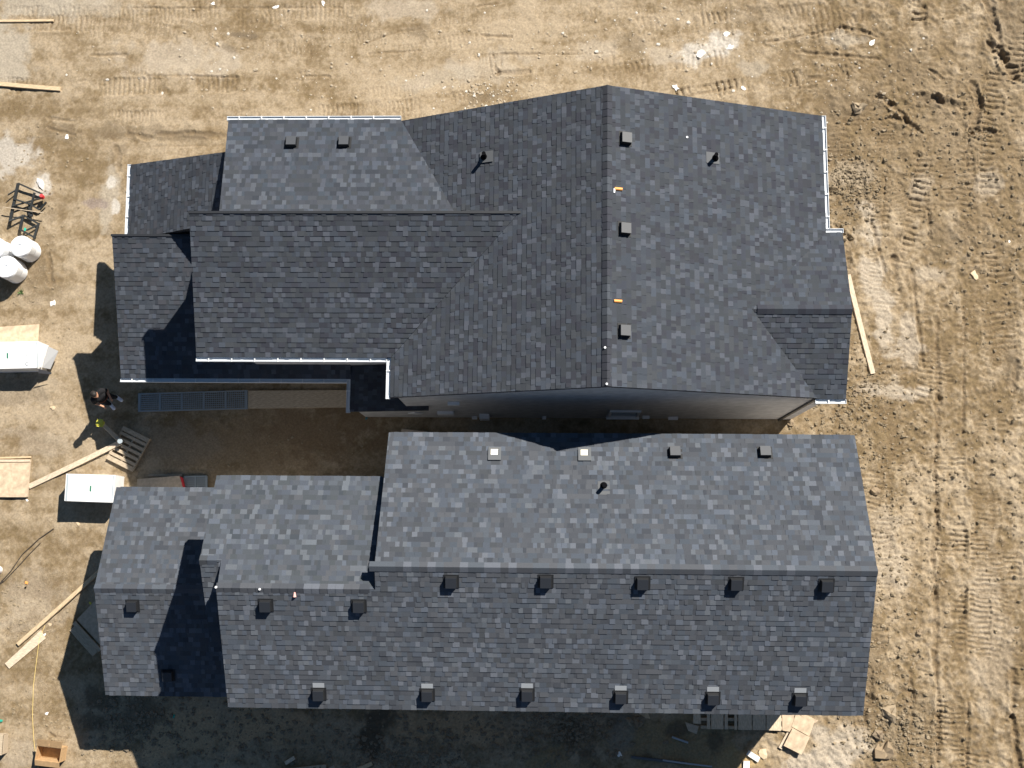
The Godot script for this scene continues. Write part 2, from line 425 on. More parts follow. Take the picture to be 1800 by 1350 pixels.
	# -- machine tracks
	for a in [
		[[Vector2(-19.88, -18.42), Vector2(-14.06, -18.30), Vector2(-10.48, -18.23), Vector2(-6.74, -18.54)], 0.62, 0.16, 0.026, 0.85], [[Vector2(-19.66, -15.78), Vector2(-15.68, -15.66), Vector2(-12.93, -15.75), Vector2(-9.78, -15.78), Vector2(-6.27, -16.18)], 0.6, 0.17, 0.028, 0.9],
		[[Vector2(-14.82, -14.59), Vector2(-13.05, -14.57), Vector2(-11.19, -14.46)], 0.5, 0.14, 0.02, 1.0], [[Vector2(-7.79, -14.79), Vector2(-5.07, -14.91), Vector2(-2.56, -15.35)], 0.45, 0.15, 0.022, 1.0], [[Vector2(-9.39, -15.74), Vector2(-6.25, -15.42), Vector2(-3.92, -15.55)], 0.45, 0.15, 0.016, 0.8],
		[[Vector2(-2.00, -16.57), Vector2(-0.06, -16.72), Vector2(2.26, -16.63)], 0.5, 0.19, 0.03, 1.0], [[Vector2(-6.88, -16.76), Vector2(-4.73, -16.91), Vector2(-2.01, -17.56)], 0.5, 0.16, 0.016, 0.7], [[Vector2(-7.90, -17.97), Vector2(-5.15, -17.99), Vector2(-1.24, -18.30)], 0.55, 0.16, 0.014, 0.7],
		[[Vector2(3.04, -17.74), Vector2(5.36, -17.93), Vector2(7.68, -18.12), Vector2(11.52, -18.47)], 0.7, 0.2, 0.041, 1.0], [[Vector2(5.73, -17.27), Vector2(8.43, -17.46), Vector2(10.35, -17.78)], 0.5, 0.19, 0.041, 1.0], [[Vector2(4.36, -15.24), Vector2(6.47, -15.64), Vector2(8.76, -15.99), Vector2(10.10, -16.11)], 0.55, 0.2, 0.049, 1.2],
		[[Vector2(10.07, -18.11), Vector2(11.51, -18.18)], 0.45, 0.3, 0.081, 1.2], [[Vector2(12.63, -19.12), Vector2(12.52, -16.87)], 0.5, 0.22, 0.068, 1.2], [[Vector2(1.87, -16.10), Vector2(4.18, -16.46), Vector2(6.30, -16.69)], 0.5, 0.19, 0.030, 0.9],
		[[Vector2(10.05, -14.66), Vector2(10.16, -12.67), Vector2(10.30, -11.30)], 0.7, 0.2, 0.041, 1.0], [[Vector2(11.31, -13.26), Vector2(11.06, -11.69), Vector2(10.91, -10.33)], 0.6, 0.2, 0.041, 0.9], [[Vector2(12.49, -14.45), Vector2(12.42, -12.27), Vector2(11.91, -9.94), Vector2(11.80, -9.18)], 0.6, 0.2, 0.054, 1.2],
		[[Vector2(13.80, -14.44), Vector2(13.88, -12.27), Vector2(13.55, -9.56)], 0.6, 0.2, 0.041, 1.0], [[Vector2(15.11, -16.04), Vector2(14.68, -13.45), Vector2(14.57, -10.72), Vector2(14.85, -6.54)], 0.65, 0.2, 0.047, 1.2], [[Vector2(15.95, -19.10), Vector2(15.67, -16.24), Vector2(15.61, -12.66)], 0.6, 0.2, 0.054, 1.1],
		[[Vector2(12.96, -12.66), Vector2(12.94, -10.33), Vector2(12.72, -7.66)], 0.5, 0.2, 0.041, 0.9], [[Vector2(13.07, -8.04), Vector2(12.87, -3.95), Vector2(12.76, -0.35), Vector2(12.43, 6.87)], 0.95, 0.16, 0.046, 1.3], [[Vector2(13.88, -2.14), Vector2(13.51, 2.10), Vector2(13.15, 6.86)], 0.7, 0.16, 0.041, 1.1],
		[[Vector2(15.12, -5.06), Vector2(14.73, -1.43), Vector2(14.44, 2.09)], 0.6, 0.17, 0.041, 0.9], [[Vector2(12.54, -7.66), Vector2(12.29, -6.16), Vector2(12.00, -4.68)], 0.5, 0.2, 0.041, 0.9], [[Vector2(11.05, -13.85), Vector2(12.08, -13.65), Vector2(13.71, -12.66)], 0.5, 0.2, 0.034, 0.8],
		[[Vector2(8.36, -15.36), Vector2(9.11, -15.06), Vector2(11.32, -13.66)], 0.5, 0.2, 0.03, 0.8], [[Vector2(-16.87, -5.09), Vector2(-13.97, -1.20)], 0.4, 0.2, 0.006, 0.6],
	]:
		track(a[0], a[1], a[2], a[3], mid, a[4])
	# older, fainter prints that cross each other, east-west above the houses and north-south on the right
	for i in 64:
		var a := Vector2(rng.randf_range(-20.0, 9.0), rng.randf_range(-19.4, -12.9))
		var l := rng.randf_range(2.0, 6.0)
		track([a, a + Vector2(l * 0.5, rng.randf_range(-0.15, 0.15)), a + Vector2(l, rng.randf_range(-0.6, 0.6))], rng.randf_range(0.35, 0.6), rng.randf_range(0.12, 0.2), rng.randf_range(0.008, 0.018), mid, rng.randf_range(0.6, 1.0))
	for i in 110:
		var a := Vector2(rng.randf_range(8.4, 17.0), rng.randf_range(-19.0, 6.0))
		var l := rng.randf_range(1.5, 6.0)
		track([a, a + Vector2(rng.randf_range(-0.2, 0.2), l * 0.5), a + Vector2(rng.randf_range(-0.7, 0.7), l)], rng.randf_range(0.35, 0.65), rng.randf_range(0.12, 0.2), rng.randf_range(0.012, 0.03), mid, rng.randf_range(0.6, 1.0))
	for a in [
		[[Vector2(14.93, -18.59), Vector2(15.21, -17.10)], 0.16, 0.14], [[Vector2(14.92, -17.02), Vector2(15.31, -16.57), Vector2(15.58, -16.00)], 0.24, 0.18], [[Vector2(12.37, -15.21), Vector2(13.08, -15.09), Vector2(13.82, -14.84)], 0.2, 0.14], [[Vector2(14.24, -15.64), Vector2(14.43, -15.04), Vector2(14.12, -14.01), Vector2(14.81, -13.98)], 0.14, 0.14],
		[[Vector2(11.09, -15.25), Vector2(11.49, -14.97), Vector2(11.96, -14.53)], 0.1, 0.12], [[Vector2(11.43, -14.49), Vector2(11.99, -14.37), Vector2(12.35, -14.01)], 0.14, 0.13], [[Vector2(7.46, -17.18), Vector2(8.81, -17.46), Vector2(10.04, -17.74), Vector2(10.91, -17.49), Vector2(11.19, -17.36)], 0.07, 0.08], [[Vector2(8.41, -16.85), Vector2(9.74, -16.72), Vector2(11.16, -16.59)], 0.07, 0.08],
		[[Vector2(4.55, -15.24), Vector2(6.27, -15.60)], 0.07, 0.06], [[Vector2(8.76, -15.87), Vector2(9.71, -16.03)], 0.07, 0.07], [[Vector2(12.85, -16.17), Vector2(13.21, -15.89)], 0.08, 0.1], [[Vector2(10.23, -14.66), Vector2(9.94, -14.30)], 0.06, 0.07], [[Vector2(9.16, -11.98), Vector2(9.42, -11.85)], 0.2, 0.14],
		[[Vector2(-14.38, -18.59), Vector2(-10.70, -18.57), Vector2(-7.13, -18.55)], 0.05, 0.035], [[Vector2(-15.76, -16.84), Vector2(-14.53, -16.84)], 0.08, 0.05], [[Vector2(-13.73, -16.09), Vector2(-12.35, -16.08), Vector2(-10.58, -16.03)], 0.05, 0.05], [[Vector2(-8.32, -16.06), Vector2(-7.44, -16.04)], 0.07, 0.06], [[Vector2(-13.22, -13.96), Vector2(-12.05, -14.03), Vector2(-10.87, -13.91)], 0.1, 0.05],
		[[Vector2(-13.39, -13.55), Vector2(-10.85, -13.59)], 0.05, 0.03], [[Vector2(-17.09, -14.58), Vector2(-16.19, -14.45)], 0.06, 0.04], [[Vector2(-17.06, -14.21), Vector2(-16.16, -13.96)], 0.06, 0.04], [[Vector2(-6.10, -16.84), Vector2(-4.34, -16.95)], 0.06, 0.05], [[Vector2(-2.20, -17.48), Vector2(-1.23, -17.43)], 0.06, 0.06], [[Vector2(-1.80, -16.32), Vector2(-1.68, -16.12), Vector2(-0.64, -16.15)], 0.09, 0.07],
		[[Vector2(-6.30, -17.21), Vector2(-5.14, -17.66), Vector2(-4.36, -17.74)], 0.05, 0.04], [[Vector2(-1.61, -16.81), Vector2(0.71, -16.80), Vector2(1.87, -16.84)], 0.05, 0.05], [[Vector2(-2.41, -18.56), Vector2(-1.63, -18.68)], 0.06, 0.06], [[Vector2(-14.30, -14.02), Vector2(-13.50, -13.82)], 0.12, 0.05], [[Vector2(-14.66, -13.51), Vector2(-14.47, -12.71)], 0.12, 0.04],
		[[Vector2(12.65, -7.66), Vector2(12.60, -5.05), Vector2(12.36, -2.67), Vector2(12.37, -1.41), Vector2(12.18, 0.19), Vector2(12.21, 1.42), Vector2(12.09, 2.98), Vector2(12.13, 4.86), Vector2(12.02, 6.21)], 0.11, 0.08], [[Vector2(13.56, -7.66), Vector2(13.33, -3.95)], 0.07, 0.06], [[Vector2(13.04, 4.51), Vector2(12.90, 6.53)], 0.07, 0.08], [[Vector2(14.51, 3.47), Vector2(14.37, 4.83), Vector2(14.51, 6.51)], 0.13, 0.13],
		[[Vector2(11.34, -9.65), Vector2(11.48, -8.60)], 0.13, 0.1], [[Vector2(11.95, -9.18), Vector2(12.03, -7.66), Vector2(12.18, -6.16)], 0.09, 0.08], [[Vector2(10.66, -11.10), Vector2(10.89, -9.94), Vector2(11.07, -9.17)], 0.09, 0.08], [[Vector2(9.44, -10.81), Vector2(9.93, -10.33), Vector2(9.85, -9.36)], 0.12, 0.09], [[Vector2(12.56, -11.30), Vector2(12.59, -10.33)], 0.08, 0.08],
		[[Vector2(15.11, -6.17), Vector2(14.95, -5.24)], 0.12, 0.12], [[Vector2(13.76, -9.45), Vector2(14.65, -9.56)], 0.06, 0.06], [[Vector2(14.09, -14.64), Vector2(13.90, -12.66)], 0.05, 0.06], [[Vector2(12.39, -13.26), Vector2(12.03, -11.88)], 0.05, 0.06], [[Vector2(11.31, -13.26), Vector2(11.05, -10.71)], 0.05, 0.05],
		[[Vector2(10.00, 3.52), Vector2(10.05, 4.38), Vector2(9.68, 5.06)], 0.16, 0.1], [[Vector2(11.31, 3.51), Vector2(11.32, 4.87)], 0.12, 0.1], [[Vector2(12.33, 0.36), Vector2(12.11, 1.42)], 0.1, 0.1], [[Vector2(12.39, -0.70), Vector2(12.38, -1.41)], 0.08, 0.07],
		[[Vector2(-16.73, -9.72), Vector2(-16.57, -8.74)], 0.12, 0.05], [[Vector2(-15.55, 5.75), Vector2(-15.40, 5.85), Vector2(-14.96, 5.88)], 0.06, 0.04], [[Vector2(-16.87, 4.20), Vector2(-17.26, 4.38)], 0.06, 0.04],
	]:
		gully(a[0], a[1], a[2], mid)
	# -- the mesh
	var v := PackedVector3Array(); v.resize(nx * nz)
	var nn := PackedVector3Array(); nn.resize(nx * nz)
	var uv := PackedVector2Array(); uv.resize(nx * nz)
	for j in nz:
		var j0 := maxi(j - 1, 0)
		var j1 := mini(j + 1, nz - 1)
		for i in nx:
			var k := j * nx + i
			var i0 := maxi(i - 1, 0)
			var i1 := mini(i + 1, nx - 1)
			v[k] = Vector3(gx[i], gh[k], gz[j])
			nn[k] = Vector3((gh[j * nx + i0] - gh[j * nx + i1]) / (gx[i1] - gx[i0]), 1.0, (gh[j0 * nx + i] - gh[j1 * nx + i]) / (gz[j1] - gz[j0])).normalized()
			uv[k] = Vector2(gx[i], gz[j]) / 3.7
	var idx := PackedInt32Array()
	idx.resize((nx - 1) * (nz - 1) * 6)
	var w := 0
	for j in nz - 1:
		for i in nx - 1:
			var k := j * nx + i
			idx[w] = k; idx[w + 1] = k + 1; idx[w + 2] = k + nx
			idx[w + 3] = k + 1; idx[w + 4] = k + nx + 1; idx[w + 5] = k + nx
			w += 6
	var arr := []
	arr.resize(Mesh.ARRAY_MAX)
	arr[Mesh.ARRAY_VERTEX] = v
	arr[Mesh.ARRAY_NORMAL] = nn
	arr[Mesh.ARRAY_COLOR] = gc
	arr[Mesh.ARRAY_TEX_UV] = uv
	arr[Mesh.ARRAY_INDEX] = idx
	var mesh := ArrayMesh.new()
	mesh.add_surface_from_arrays(Mesh.PRIMITIVE_TRIANGLES, arr)
	tag(put("ground", mesh, M.soil), "bare tan building site soil with machine tracks, ruts and dusty patches", "ground", "", "structure")

func rock_mesh(sd: int, col: Color, squash := 0.6) -> ArrayMesh:
	var n := FastNoiseLite.new()
	n.seed = sd
	n.frequency = 0.8
	var s := SphereMesh.new()
	s.radius = 1.0
	s.height = 2.0
	s.radial_segments = 8
	s.rings = 5
	var a := s.get_mesh_arrays()
	var v: PackedVector3Array = a[Mesh.ARRAY_VERTEX]
	var ix: PackedInt32Array = a[Mesh.ARRAY_INDEX]
	var st := begin()
	for i in ix:
		var p: Vector3 = v[i]
		p *= 1.0 + n.get_noise_3dv(p * 1.7) * 1.1
		p.y *= squash
		st.set_color(col)
		st.add_vertex(p)
	return finish(st)

# clods and pebbles nobody could count
func scatter(called: String, label: String, cat: String, mesh: Mesh, count: int, area: Array, rmin: float, rmax: float) -> void:
	var spots: Array[Transform3D] = []
	while spots.size() < count:
		var a: Array = area[rng.randi() % area.size()]
		var c: Vector2 = a[0]
		var x: float = c.x + rng.randfn(0.0, 0.5) * a[1]
		var z: float = c.y + rng.randfn(0.0, 0.5) * a[2]
		var s := lerpf(rmin, rmax, pow(rng.randf(), 5.0))
		if (x > -9.3 and x < 7.8 and z > -12.2 and z < -4.6) or (x > -8.0 and x < 8.0 and z > -2.8 and z < 3.8): continue
		if x < X0 or x > X1 or z < Z0 or z > Z1: continue
		var b := Basis(Vector3.UP, rng.randf() * TAU).scaled(Vector3(s * rng.randf_range(0.7, 1.4), s, s))
		spots.append(Transform3D(b, on(Vector2(x, z), s * 0.15)))
	var mm := MultiMesh.new()
	mm.transform_format = MultiMesh.TRANSFORM_3D
	mm.mesh = mesh
	mm.instance_count = spots.size()
	for i in spots.size(): mm.set_instance_transform(i, spots[i])
	var o := MultiMeshInstance3D.new()
	o.name = numbered(called)
	o.multimesh = mm
	o.material_override = M.rock
	add_child(o)
	tag(o, label, cat, "", "stuff")

# ---------------------------------------------------------------- roofs
const COURSE := 0.142
const WIDTHS := [0.085, 0.115, 0.145, 0.185, 0.24]

func tab_surface(v: PackedVector3Array, c: PackedColorArray, x: float, u: float, w: float, t: float, col: Color, f: Transform3D) -> void:
	var g := 0.0
	var a := f * Vector3(x + g, u, t)
	var b := f * Vector3(x + w - g, u, t)
	var cc := f * Vector3(x + w - g, u + COURSE + 0.03, 0.002)
	var d := f * Vector3(x + g, u + COURSE + 0.03, 0.002)
	var a0 := f * Vector3(x + g, u, -0.004)
	var b0 := f * Vector3(x + w - g, u, -0.004)
	for p in [a, d, cc, a, cc, b, a0, a, b, a0, b, b0, a0, d, a, b0, b, cc]:
		v.append(p)
		c.append(col)

func tab_colour(base: Color) -> Color:
	# fourteen granule blends: most near the base, some pale, some dark, a little warm or cool
	var tones := [0.84, 0.92, 0.98, 1.06, 1.14, 0.88, 1.02, 0.68, 0.74, 0.8, 1.32, 1.42, 1.52, 1.68]
	var warms := [0.03, -0.04, 0.0, 0.05, -0.02, 0.02, -0.05, -0.03, 0.03, 0.0, 0.0, -0.03, 0.03, 0.02]
	var r := rng.randf()
	var i := rng.randi() % 7
	if r < 0.2: i = 10 + rng.randi() % 4
	elif r < 0.36: i = 7 + rng.randi() % 3
	var k: float = tones[i]
	var w: float = warms[i]
	return Color(base.r * k * (1.0 + w), base.g * k, base.b * k * (1.0 - w))

func mesh_from(v: PackedVector3Array, c: PackedColorArray) -> ArrayMesh:
	var st := begin()
	for i in v.size():
		st.set_color(c[i])
		st.add_vertex(v[i])
	return finish(st)

# a roof slope: the deck as a slab, its shingles course by course from the eave up, cut where the slope ends
func roof(house: Node3D, poly: Array, base: Color, thick := 0.17, clip: Array = []) -> MeshInstance3D:
	var n := Vector3.ZERO
	for i in poly.size():
		var a: Vector3 = poly[i]
		var b: Vector3 = poly[(i + 1) % poly.size()]
		n += Vector3((a.y - b.y) * (a.z + b.z), (a.z - b.z) * (a.x + b.x), (a.x - b.x) * (a.y + b.y))
	n = n.normalized()
	if n.y < 0.0: n = -n
	var u := (Vector3.UP - n * n.y).normalized()
	var e := u.cross(n)
	var o: Vector3 = poly[0]
	var st := begin()
	prism(st, poly, Vector3(0, -thick, 0))
	var deck := put("roof_slope", finish(st), M.deck, house)
	deck.position = -house.position
	var p2 := PackedVector2Array()
	for p in poly:
		var q: Vector3 = p - o
		p2.append(Vector2(q.dot(e), q.dot(u)))
	if Geometry2D.is_polygon_clockwise(p2): p2.reverse()
	var lo := p2[0]
	var hi := p2[0]
	for q in p2:
		lo = lo.min(q)
		hi = hi.max(q)
	var inner: Array = Geometry2D.offset_polygon(p2, -0.01)
	var f := Transform3D(Basis(e, u, n), o + n * 0.004)
	var v := PackedVector3Array()
	var c := PackedColorArray()
	var row := lo.y - 0.012
	while row < hi.y:
		var x := lo.x - rng.randf() * 0.3
		while x < hi.x:
			var wi := rng.randi() % WIDTHS.size()
			var col := tab_colour(base)
			if col.g > base.g * 1.2: wi = wi % 3 + 1
			var w: float = WIDTHS[wi]
			var t := 0.017 if rng.randf() < 0.5 else 0.006
			var box := PackedVector2Array([Vector2(x, row), Vector2(x + w, row), Vector2(x + w, row + COURSE), Vector2(x, row + COURSE)])
			var whole := not inner.is_empty()
			for q in box:
				if whole and not Geometry2D.is_point_in_polygon(q.max(Vector2(-1e6, lo.y + 0.012)), inner[0]): whole = false
			if whole:
				full_tabs.append([w, f * Vector3(x + w * 0.5, row, 0.0), x, row, t, col, f, deck, wi, v, c])
			else:
				for piece in Geometry2D.intersect_polygons(box, p2):
					var ix := Geometry2D.triangulate_polygon(piece)
					for k in ix:
						var q: Vector2 = piece[k]
						v.append(f * Vector3(q.x, q.y, lerpf(t, 0.002, (q.y - row) / COURSE)))
						c.append(col)
					for k in piece.size():
						var q: Vector2 = piece[k]
						var r: Vector2 = piece[(k + 1) % piece.size()]
						var zq := lerpf(t, 0.002, (q.y - row) / COURSE)
						var zr := lerpf(t, 0.002, (r.y - row) / COURSE)
						for m in [Vector3(q.x, q.y, -0.004), Vector3(q.x, q.y, zq), Vector3(r.x, r.y, zr), Vector3(q.x, q.y, -0.004), Vector3(r.x, r.y, zr), Vector3(r.x, r.y, -0.004)]:
							v.append(f * m)
							c.append(col)
			x += w
		row += COURSE
	deck.set_meta("tmp_v", v)
	deck.set_meta("tmp_c", c)
	return deck

# the 300 shingles of a house that show largest become parts of their own, the rest one piece per slope
func lay_shingles(eye: Vector3) -> void:
	full_tabs.sort_custom(func(a, b): return a[0] * a[0] / a[1].distance_squared_to(eye) > b[0] * b[0] / b[1].distance_squared_to(eye))
	var per := {}
	var total := 0
	for a in full_tabs:
		var deck: MeshInstance3D = a[7]
		if not per.has(deck): per[deck] = [deck.get_meta("tmp_v"), deck.get_meta("tmp_c")]
		if total < 300:
			var key := "%d_%d_%s" % [a[8], int(a[4] * 1000.0), a[5]]
			if not tab_meshes.has(key):
				var v := PackedVector3Array()
				var c := PackedColorArray()
				tab_surface(v, c, 0.0, 0.0, a[0], a[4], a[5], Transform3D())
				tab_meshes[key] = mesh_from(v, c)
			var s := put("shingle", tab_meshes[key], M.shingle, deck)
			var f: Transform3D = a[6]
			s.transform = Transform3D(f.basis, f * Vector3(a[2], a[3], 0.0))
			total += 1
		else:
			tab_surface(per[deck][0], per[deck][1], a[2], a[3], a[0], a[4], a[5], a[6])
	for deck in per:
		var s := put("shingles", mesh_from(per[deck][0], per[deck][1]), M.shingle, deck)
		s.set_meta("kind", "stuff")
		deck.remove_meta("tmp_v")
		deck.remove_meta("tmp_c")
	full_tabs.clear()

# bent shingles that cover a ridge, lapped from a to b; d1 and d2 point down the two slopes
func ridge(house: Node3D, a: Vector3, b: Vector3, d1: Vector3, d2: Vector3, base: Color) -> void:
	var along := (b - a).normalized()
	var l := a.distance_to(b)
	var step := 0.21
	var made := []
	for k in 5:
		var col := tab_colour(base)
		var st := begin()
		st.set_color(col)
		var h0 := Vector3(0, 0.058, 0)
		var h1 := Vector3(0, 0.044, 0)
		var len := along * (step + 0.05)
		for d in [d1, d2]:
			var foot: Vector3 = d * 0.14 + Vector3(0, 0.026, 0)
			quad(st, h0, foot, len + foot - Vector3(0, 0.01, 0), len + h1)
			quad(st, foot, foot - Vector3(0, 0.03, 0), len + foot - Vector3(0, 0.035, 0), len + foot - Vector3(0, 0.01, 0))
			quad(st, h0, foot, foot - Vector3(0, 0.014, 0), h0 - Vector3(0, 0.014, 0))
		made.append(finish(st))
	var t := 0.0
	while t < l - 0.1:
		var s := put("ridge_shingle", made[rng.randi() % made.size()], M.shingle, house)
		s.position = a + along * t - house.position
		t += step

# an open eaves trough; a and b are the ends of the roof edge, out points away from the roof
func gutter(house: Node3D, a: Vector3, b: Vector3, out: Vector3) -> void:
	var d := b - a
	var up := Vector3.UP
	var st := begin()
	var o := a + out * 0.012 - up * 0.03
	block(st, o - up * 0.1, d, up * 0.012, out * 0.12)
	block(st, o - up * 0.088, d, up * 0.09, out * 0.01)
	block(st, o - up * 0.088 + out * 0.104, d, up * 0.098, out * 0.016)
	block(st, o - up * 0.088 + out * 0.0105, d, up * 0.055, out * 0.093)
	block(st, o - up * 0.088 + out * 0.0105, d.normalized() * 0.012, up * 0.086, out * 0.093)
	block(st, o - up * 0.088 + out * 0.0105 + d - d.normalized() * 0.012, d.normalized() * 0.012, up * 0.086, out * 0.093)
	var g := put("gutter", finish(st), M.gutter, house)
	g.position = -house.position
	var t := 0.35
	while t < d.length() - 0.2:
		var h := begin()
		block(h, o + d.normalized() * t + up * 0.0, d.normalized() * 0.03, up * 0.014, out * 0.125)
		put("hanger", finish(h), M.trim, g)
		t += 0.66

func wall(house: Node3D, poly: Array, inward: Vector3) -> MeshInstance3D:
	var st := begin()
	prism(st, poly, inward * 0.16)
	var w := put("wall", finish(st), M.wall, house)
	w.position = -house.position
	return w

func cap_strip(house: Node3D, a: Vector3, b: Vector3, out: Vector3) -> void:
	var st := begin()
	block(st, a - out * 0.045 + Vector3(0, 0.012, 0), b - a, Vector3(0, 0.016, 0), out * 0.07)
	block(st, a + out * 0.002 - Vector3(0, 0.2, 0), b - a, Vector3(0, 0.211, 0), out * 0.02)
	var g := put("flashing", finish(st), M.cap, house)
	g.position = -house.position

# boxy roof vent: flange on the shingles, hood standing on it
func vent(house: Node3D, at: Vector3, n: Vector3, bright := false, lid := "vent") -> void:
	var u := (Vector3.UP - n * n.y).normalized()
	var e := u.cross(n)
	var f := Transform3D(Basis(e, u, n), at - house.position)
	var st := begin()
	var w := 0.155
	# hood: tapers towards its flat lid
	var lo := [Vector3(-w, -w, 0.03), Vector3(w, -w, 0.03), Vector3(w, w, 0.03), Vector3(-w, w, 0.03)]
	var hi := [Vector3(-w * 0.86, -w * 0.86, 0.135), Vector3(w * 0.86, -w * 0.86, 0.135), Vector3(w * 0.86, w * 0.86, 0.135), Vector3(-w * 0.86, w * 0.86, 0.135)]
	for i in 4:
		quad(st, lo[i], hi[i], hi[(i + 1) % 4], lo[(i + 1) % 4])
	var hood := put("roof_vent", finish(st), M.vent_side, house)
	hood.transform = f
	var s2 := begin()
	block(s2, Vector3(-w * 0.9, -w * 0.9, 0.135), Vector3(w * 1.8, 0, 0), Vector3(0, w * 1.8, 0), Vector3(0, 0, 0.022))
	put("lid", finish(s2), M[lid], hood)
	var s3 := begin()
	block(s3, Vector3(-w - 0.05, -w - 0.03, 0.018), Vector3(w * 2 + 0.1, 0, 0), Vector3(0, w * 2 + 0.06, 0), Vector3(0, 0, 0.008))
	put("flange", finish(s3), M.vent_side, hood)
	if bright:
		var s4 := begin()
		block(s4, Vector3(-w, w + 0.032, 0.018), Vector3(w * 2, 0, 0), Vector3(0, 0.13, 0), Vector3(0, 0, 0.007))
		put("metal_apron", finish(s4), M.galv, hood)

# a vent opening still without its hood: a grey metal plate round a square hole
func vent_opening(house: Node3D, at: Vector3, n: Vector3) -> void:
	var u := (Vector3.UP - n * n.y).normalized()
	var e := u.cross(n)
	var st := begin()
	var w := 0.175
	block(st, Vector3(-w, -w, 0.016), Vector3(w * 2, 0, 0), Vector3(0, 0.07, 0), Vector3(0, 0, 0.022))
	block(st, Vector3(-w, 0.08, 0.016), Vector3(w * 2, 0, 0), Vector3(0, 0.16, 0), Vector3(0, 0, 0.05))
	block(st, Vector3(-w, -w + 0.07, 0.016), Vector3(0.07, 0, 0), Vector3(0, 0.185, 0), Vector3(0, 0, 0.05))
	block(st, Vector3(w - 0.07, -w + 0.07, 0.016), Vector3(0.07, 0, 0), Vector3(0, 0.185, 0), Vector3(0, 0, 0.05))
	var o := put("vent_opening", finish(st), M.galv_dull, house)
	o.transform = Transform3D(Basis(e, u, n), at - house.position)
	o.set_meta("label", "grey metal plate with an open cream square hole")
	var s2 := begin()
	block(s2, Vector3(-w + 0.07, -w + 0.07, 0.031), Vector3(w * 2 - 0.14, 0, 0), Vector3(0, 0.2, 0), Vector3(0, 0, 0.004))
	put("liner", finish(s2), M.cream, o)

func pipe(house: Node3D, at: Vector3, n: Vector3, tall := 0.33) -> void:
	var st := begin()
	cyl(st, Vector3(0, -0.05, 0), Vector3(0, tall, 0), 0.055, 0.055)
	var p := put("vent_pipe", finish(st), M.black, house)
	p.position = at - house.position
	var u := (Vector3.UP - n * n.y).normalized()
	var e := u.cross(n)
	var s2 := begin()
	var q := -e * 0.16 - u * 0.13 + n * 0.018
	block(s2, q, e * 0.32, u * 0.4, n * 0.008)
	put("flange", finish(s2), M.flange, p)
	var s3 := begin()
	cyl(s3, n * 0.02, n * 0.02 + Vector3(0, 0.09, 0), 0.1, 0.062)
	put("collar", finish(s3), M.black, p)

# ---------------------------------------------------------------- site clutter
func poly_sheet(called: String, label: String, cat: String, pts: Array, y: float, thick: float, m: Material, group := "") -> MeshInstance3D:
	var c := Vector2.ZERO
	for p in pts: c += p
	c /= pts.size()
	var base := on(c)
	var list := []
	for p in pts: list.append(Vector3(p.x - c.x, y + thick, p.y - c.y))
	var st := begin()
	prism(st, list, Vector3(0, -thick, 0))
	var o := put(called, finish(st), m)
	o.position = base
	tag(o, label, cat, group)
	return o

func plank(called: String, label: String, cat: String, a: Vector3, b: Vector3, w: float, t: float, m: Material, group := "") -> MeshInstance3D:
	var st := begin()
	var l := a.distance_to(b)
	# sawn board with eased edges and a trace of bow
	var prof := [Vector2(-w / 2, 0), Vector2(-w / 2, t * 0.8), Vector2(-w / 2 + t * 0.15, t), Vector2(w / 2 - t * 0.15, t), Vector2(w / 2, t * 0.8), Vector2(w / 2, 0)]
	var seg := 6
	for i in seg:
		var x0 := l * i / seg
		var x1 := l * (i + 1) / seg
		var z0 := sin(PI * i / seg) * l * 0.004
		var z1 := sin(PI * (i + 1) / seg) * l * 0.004
		for k in prof.size():
			var p: Vector2 = prof[k]
			var q: Vector2 = prof[(k + 1) % prof.size()]
			quad(st, Vector3(x0, p.y, p.x + z0), Vector3(x0, q.y, q.x + z0), Vector3(x1, q.y, q.x + z1), Vector3(x1, p.y, p.x + z1))
	for x in [0.0, l]:
		quad(st, Vector3(x, 0, -w / 2), Vector3(x, t, -w / 2), Vector3(x, t, w / 2), Vector3(x, 0, w / 2))
	var o := put(called, finish(st), m)
	var d := (b - a).normalized()
	var side := d.cross(Vector3.UP).normalized()
	o.transform = Transform3D(Basis(d, side.cross(d), side), a)
	tag(o, label, cat, group)
	return o

func chip(called: String, label: String, cat: String, at: Vector2, r: float, m: Material, lift := 0.01, group := "", squeeze := 0.7) -> MeshInstance3D:
	r *= 0.72
	var st := begin()
	var k := 9
	var a0 := rng.randf() * TAU
	var top := []
	for i in k:
		var a := TAU * i / k
		var rr := r * rng.randf_range(0.45, 1.15)
		top.append(Vector3(cos(a) * rr, rng.randf_range(0.1, 1.0) * r * 0.16, sin(a) * rr * squeeze).rotated(Vector3.UP, a0))
	var c := Vector3(rng.randf_range(-0.3, 0.3) * r, r * rng.randf_range(0.05, 0.2), rng.randf_range(-0.2, 0.2) * r)
	for i in k:
		var p: Vector3 = top[i]
		var q: Vector3 = top[(i + 1) % k]
		tri(st, c, p, q)
		quad(st, p, Vector3(p.x, -0.02, p.z), Vector3(q.x, -0.02, q.z), q)
	var o := put(called, finish(st), m)
	o.position = on(at, lift)
	tag(o, label, cat, group)
	return o

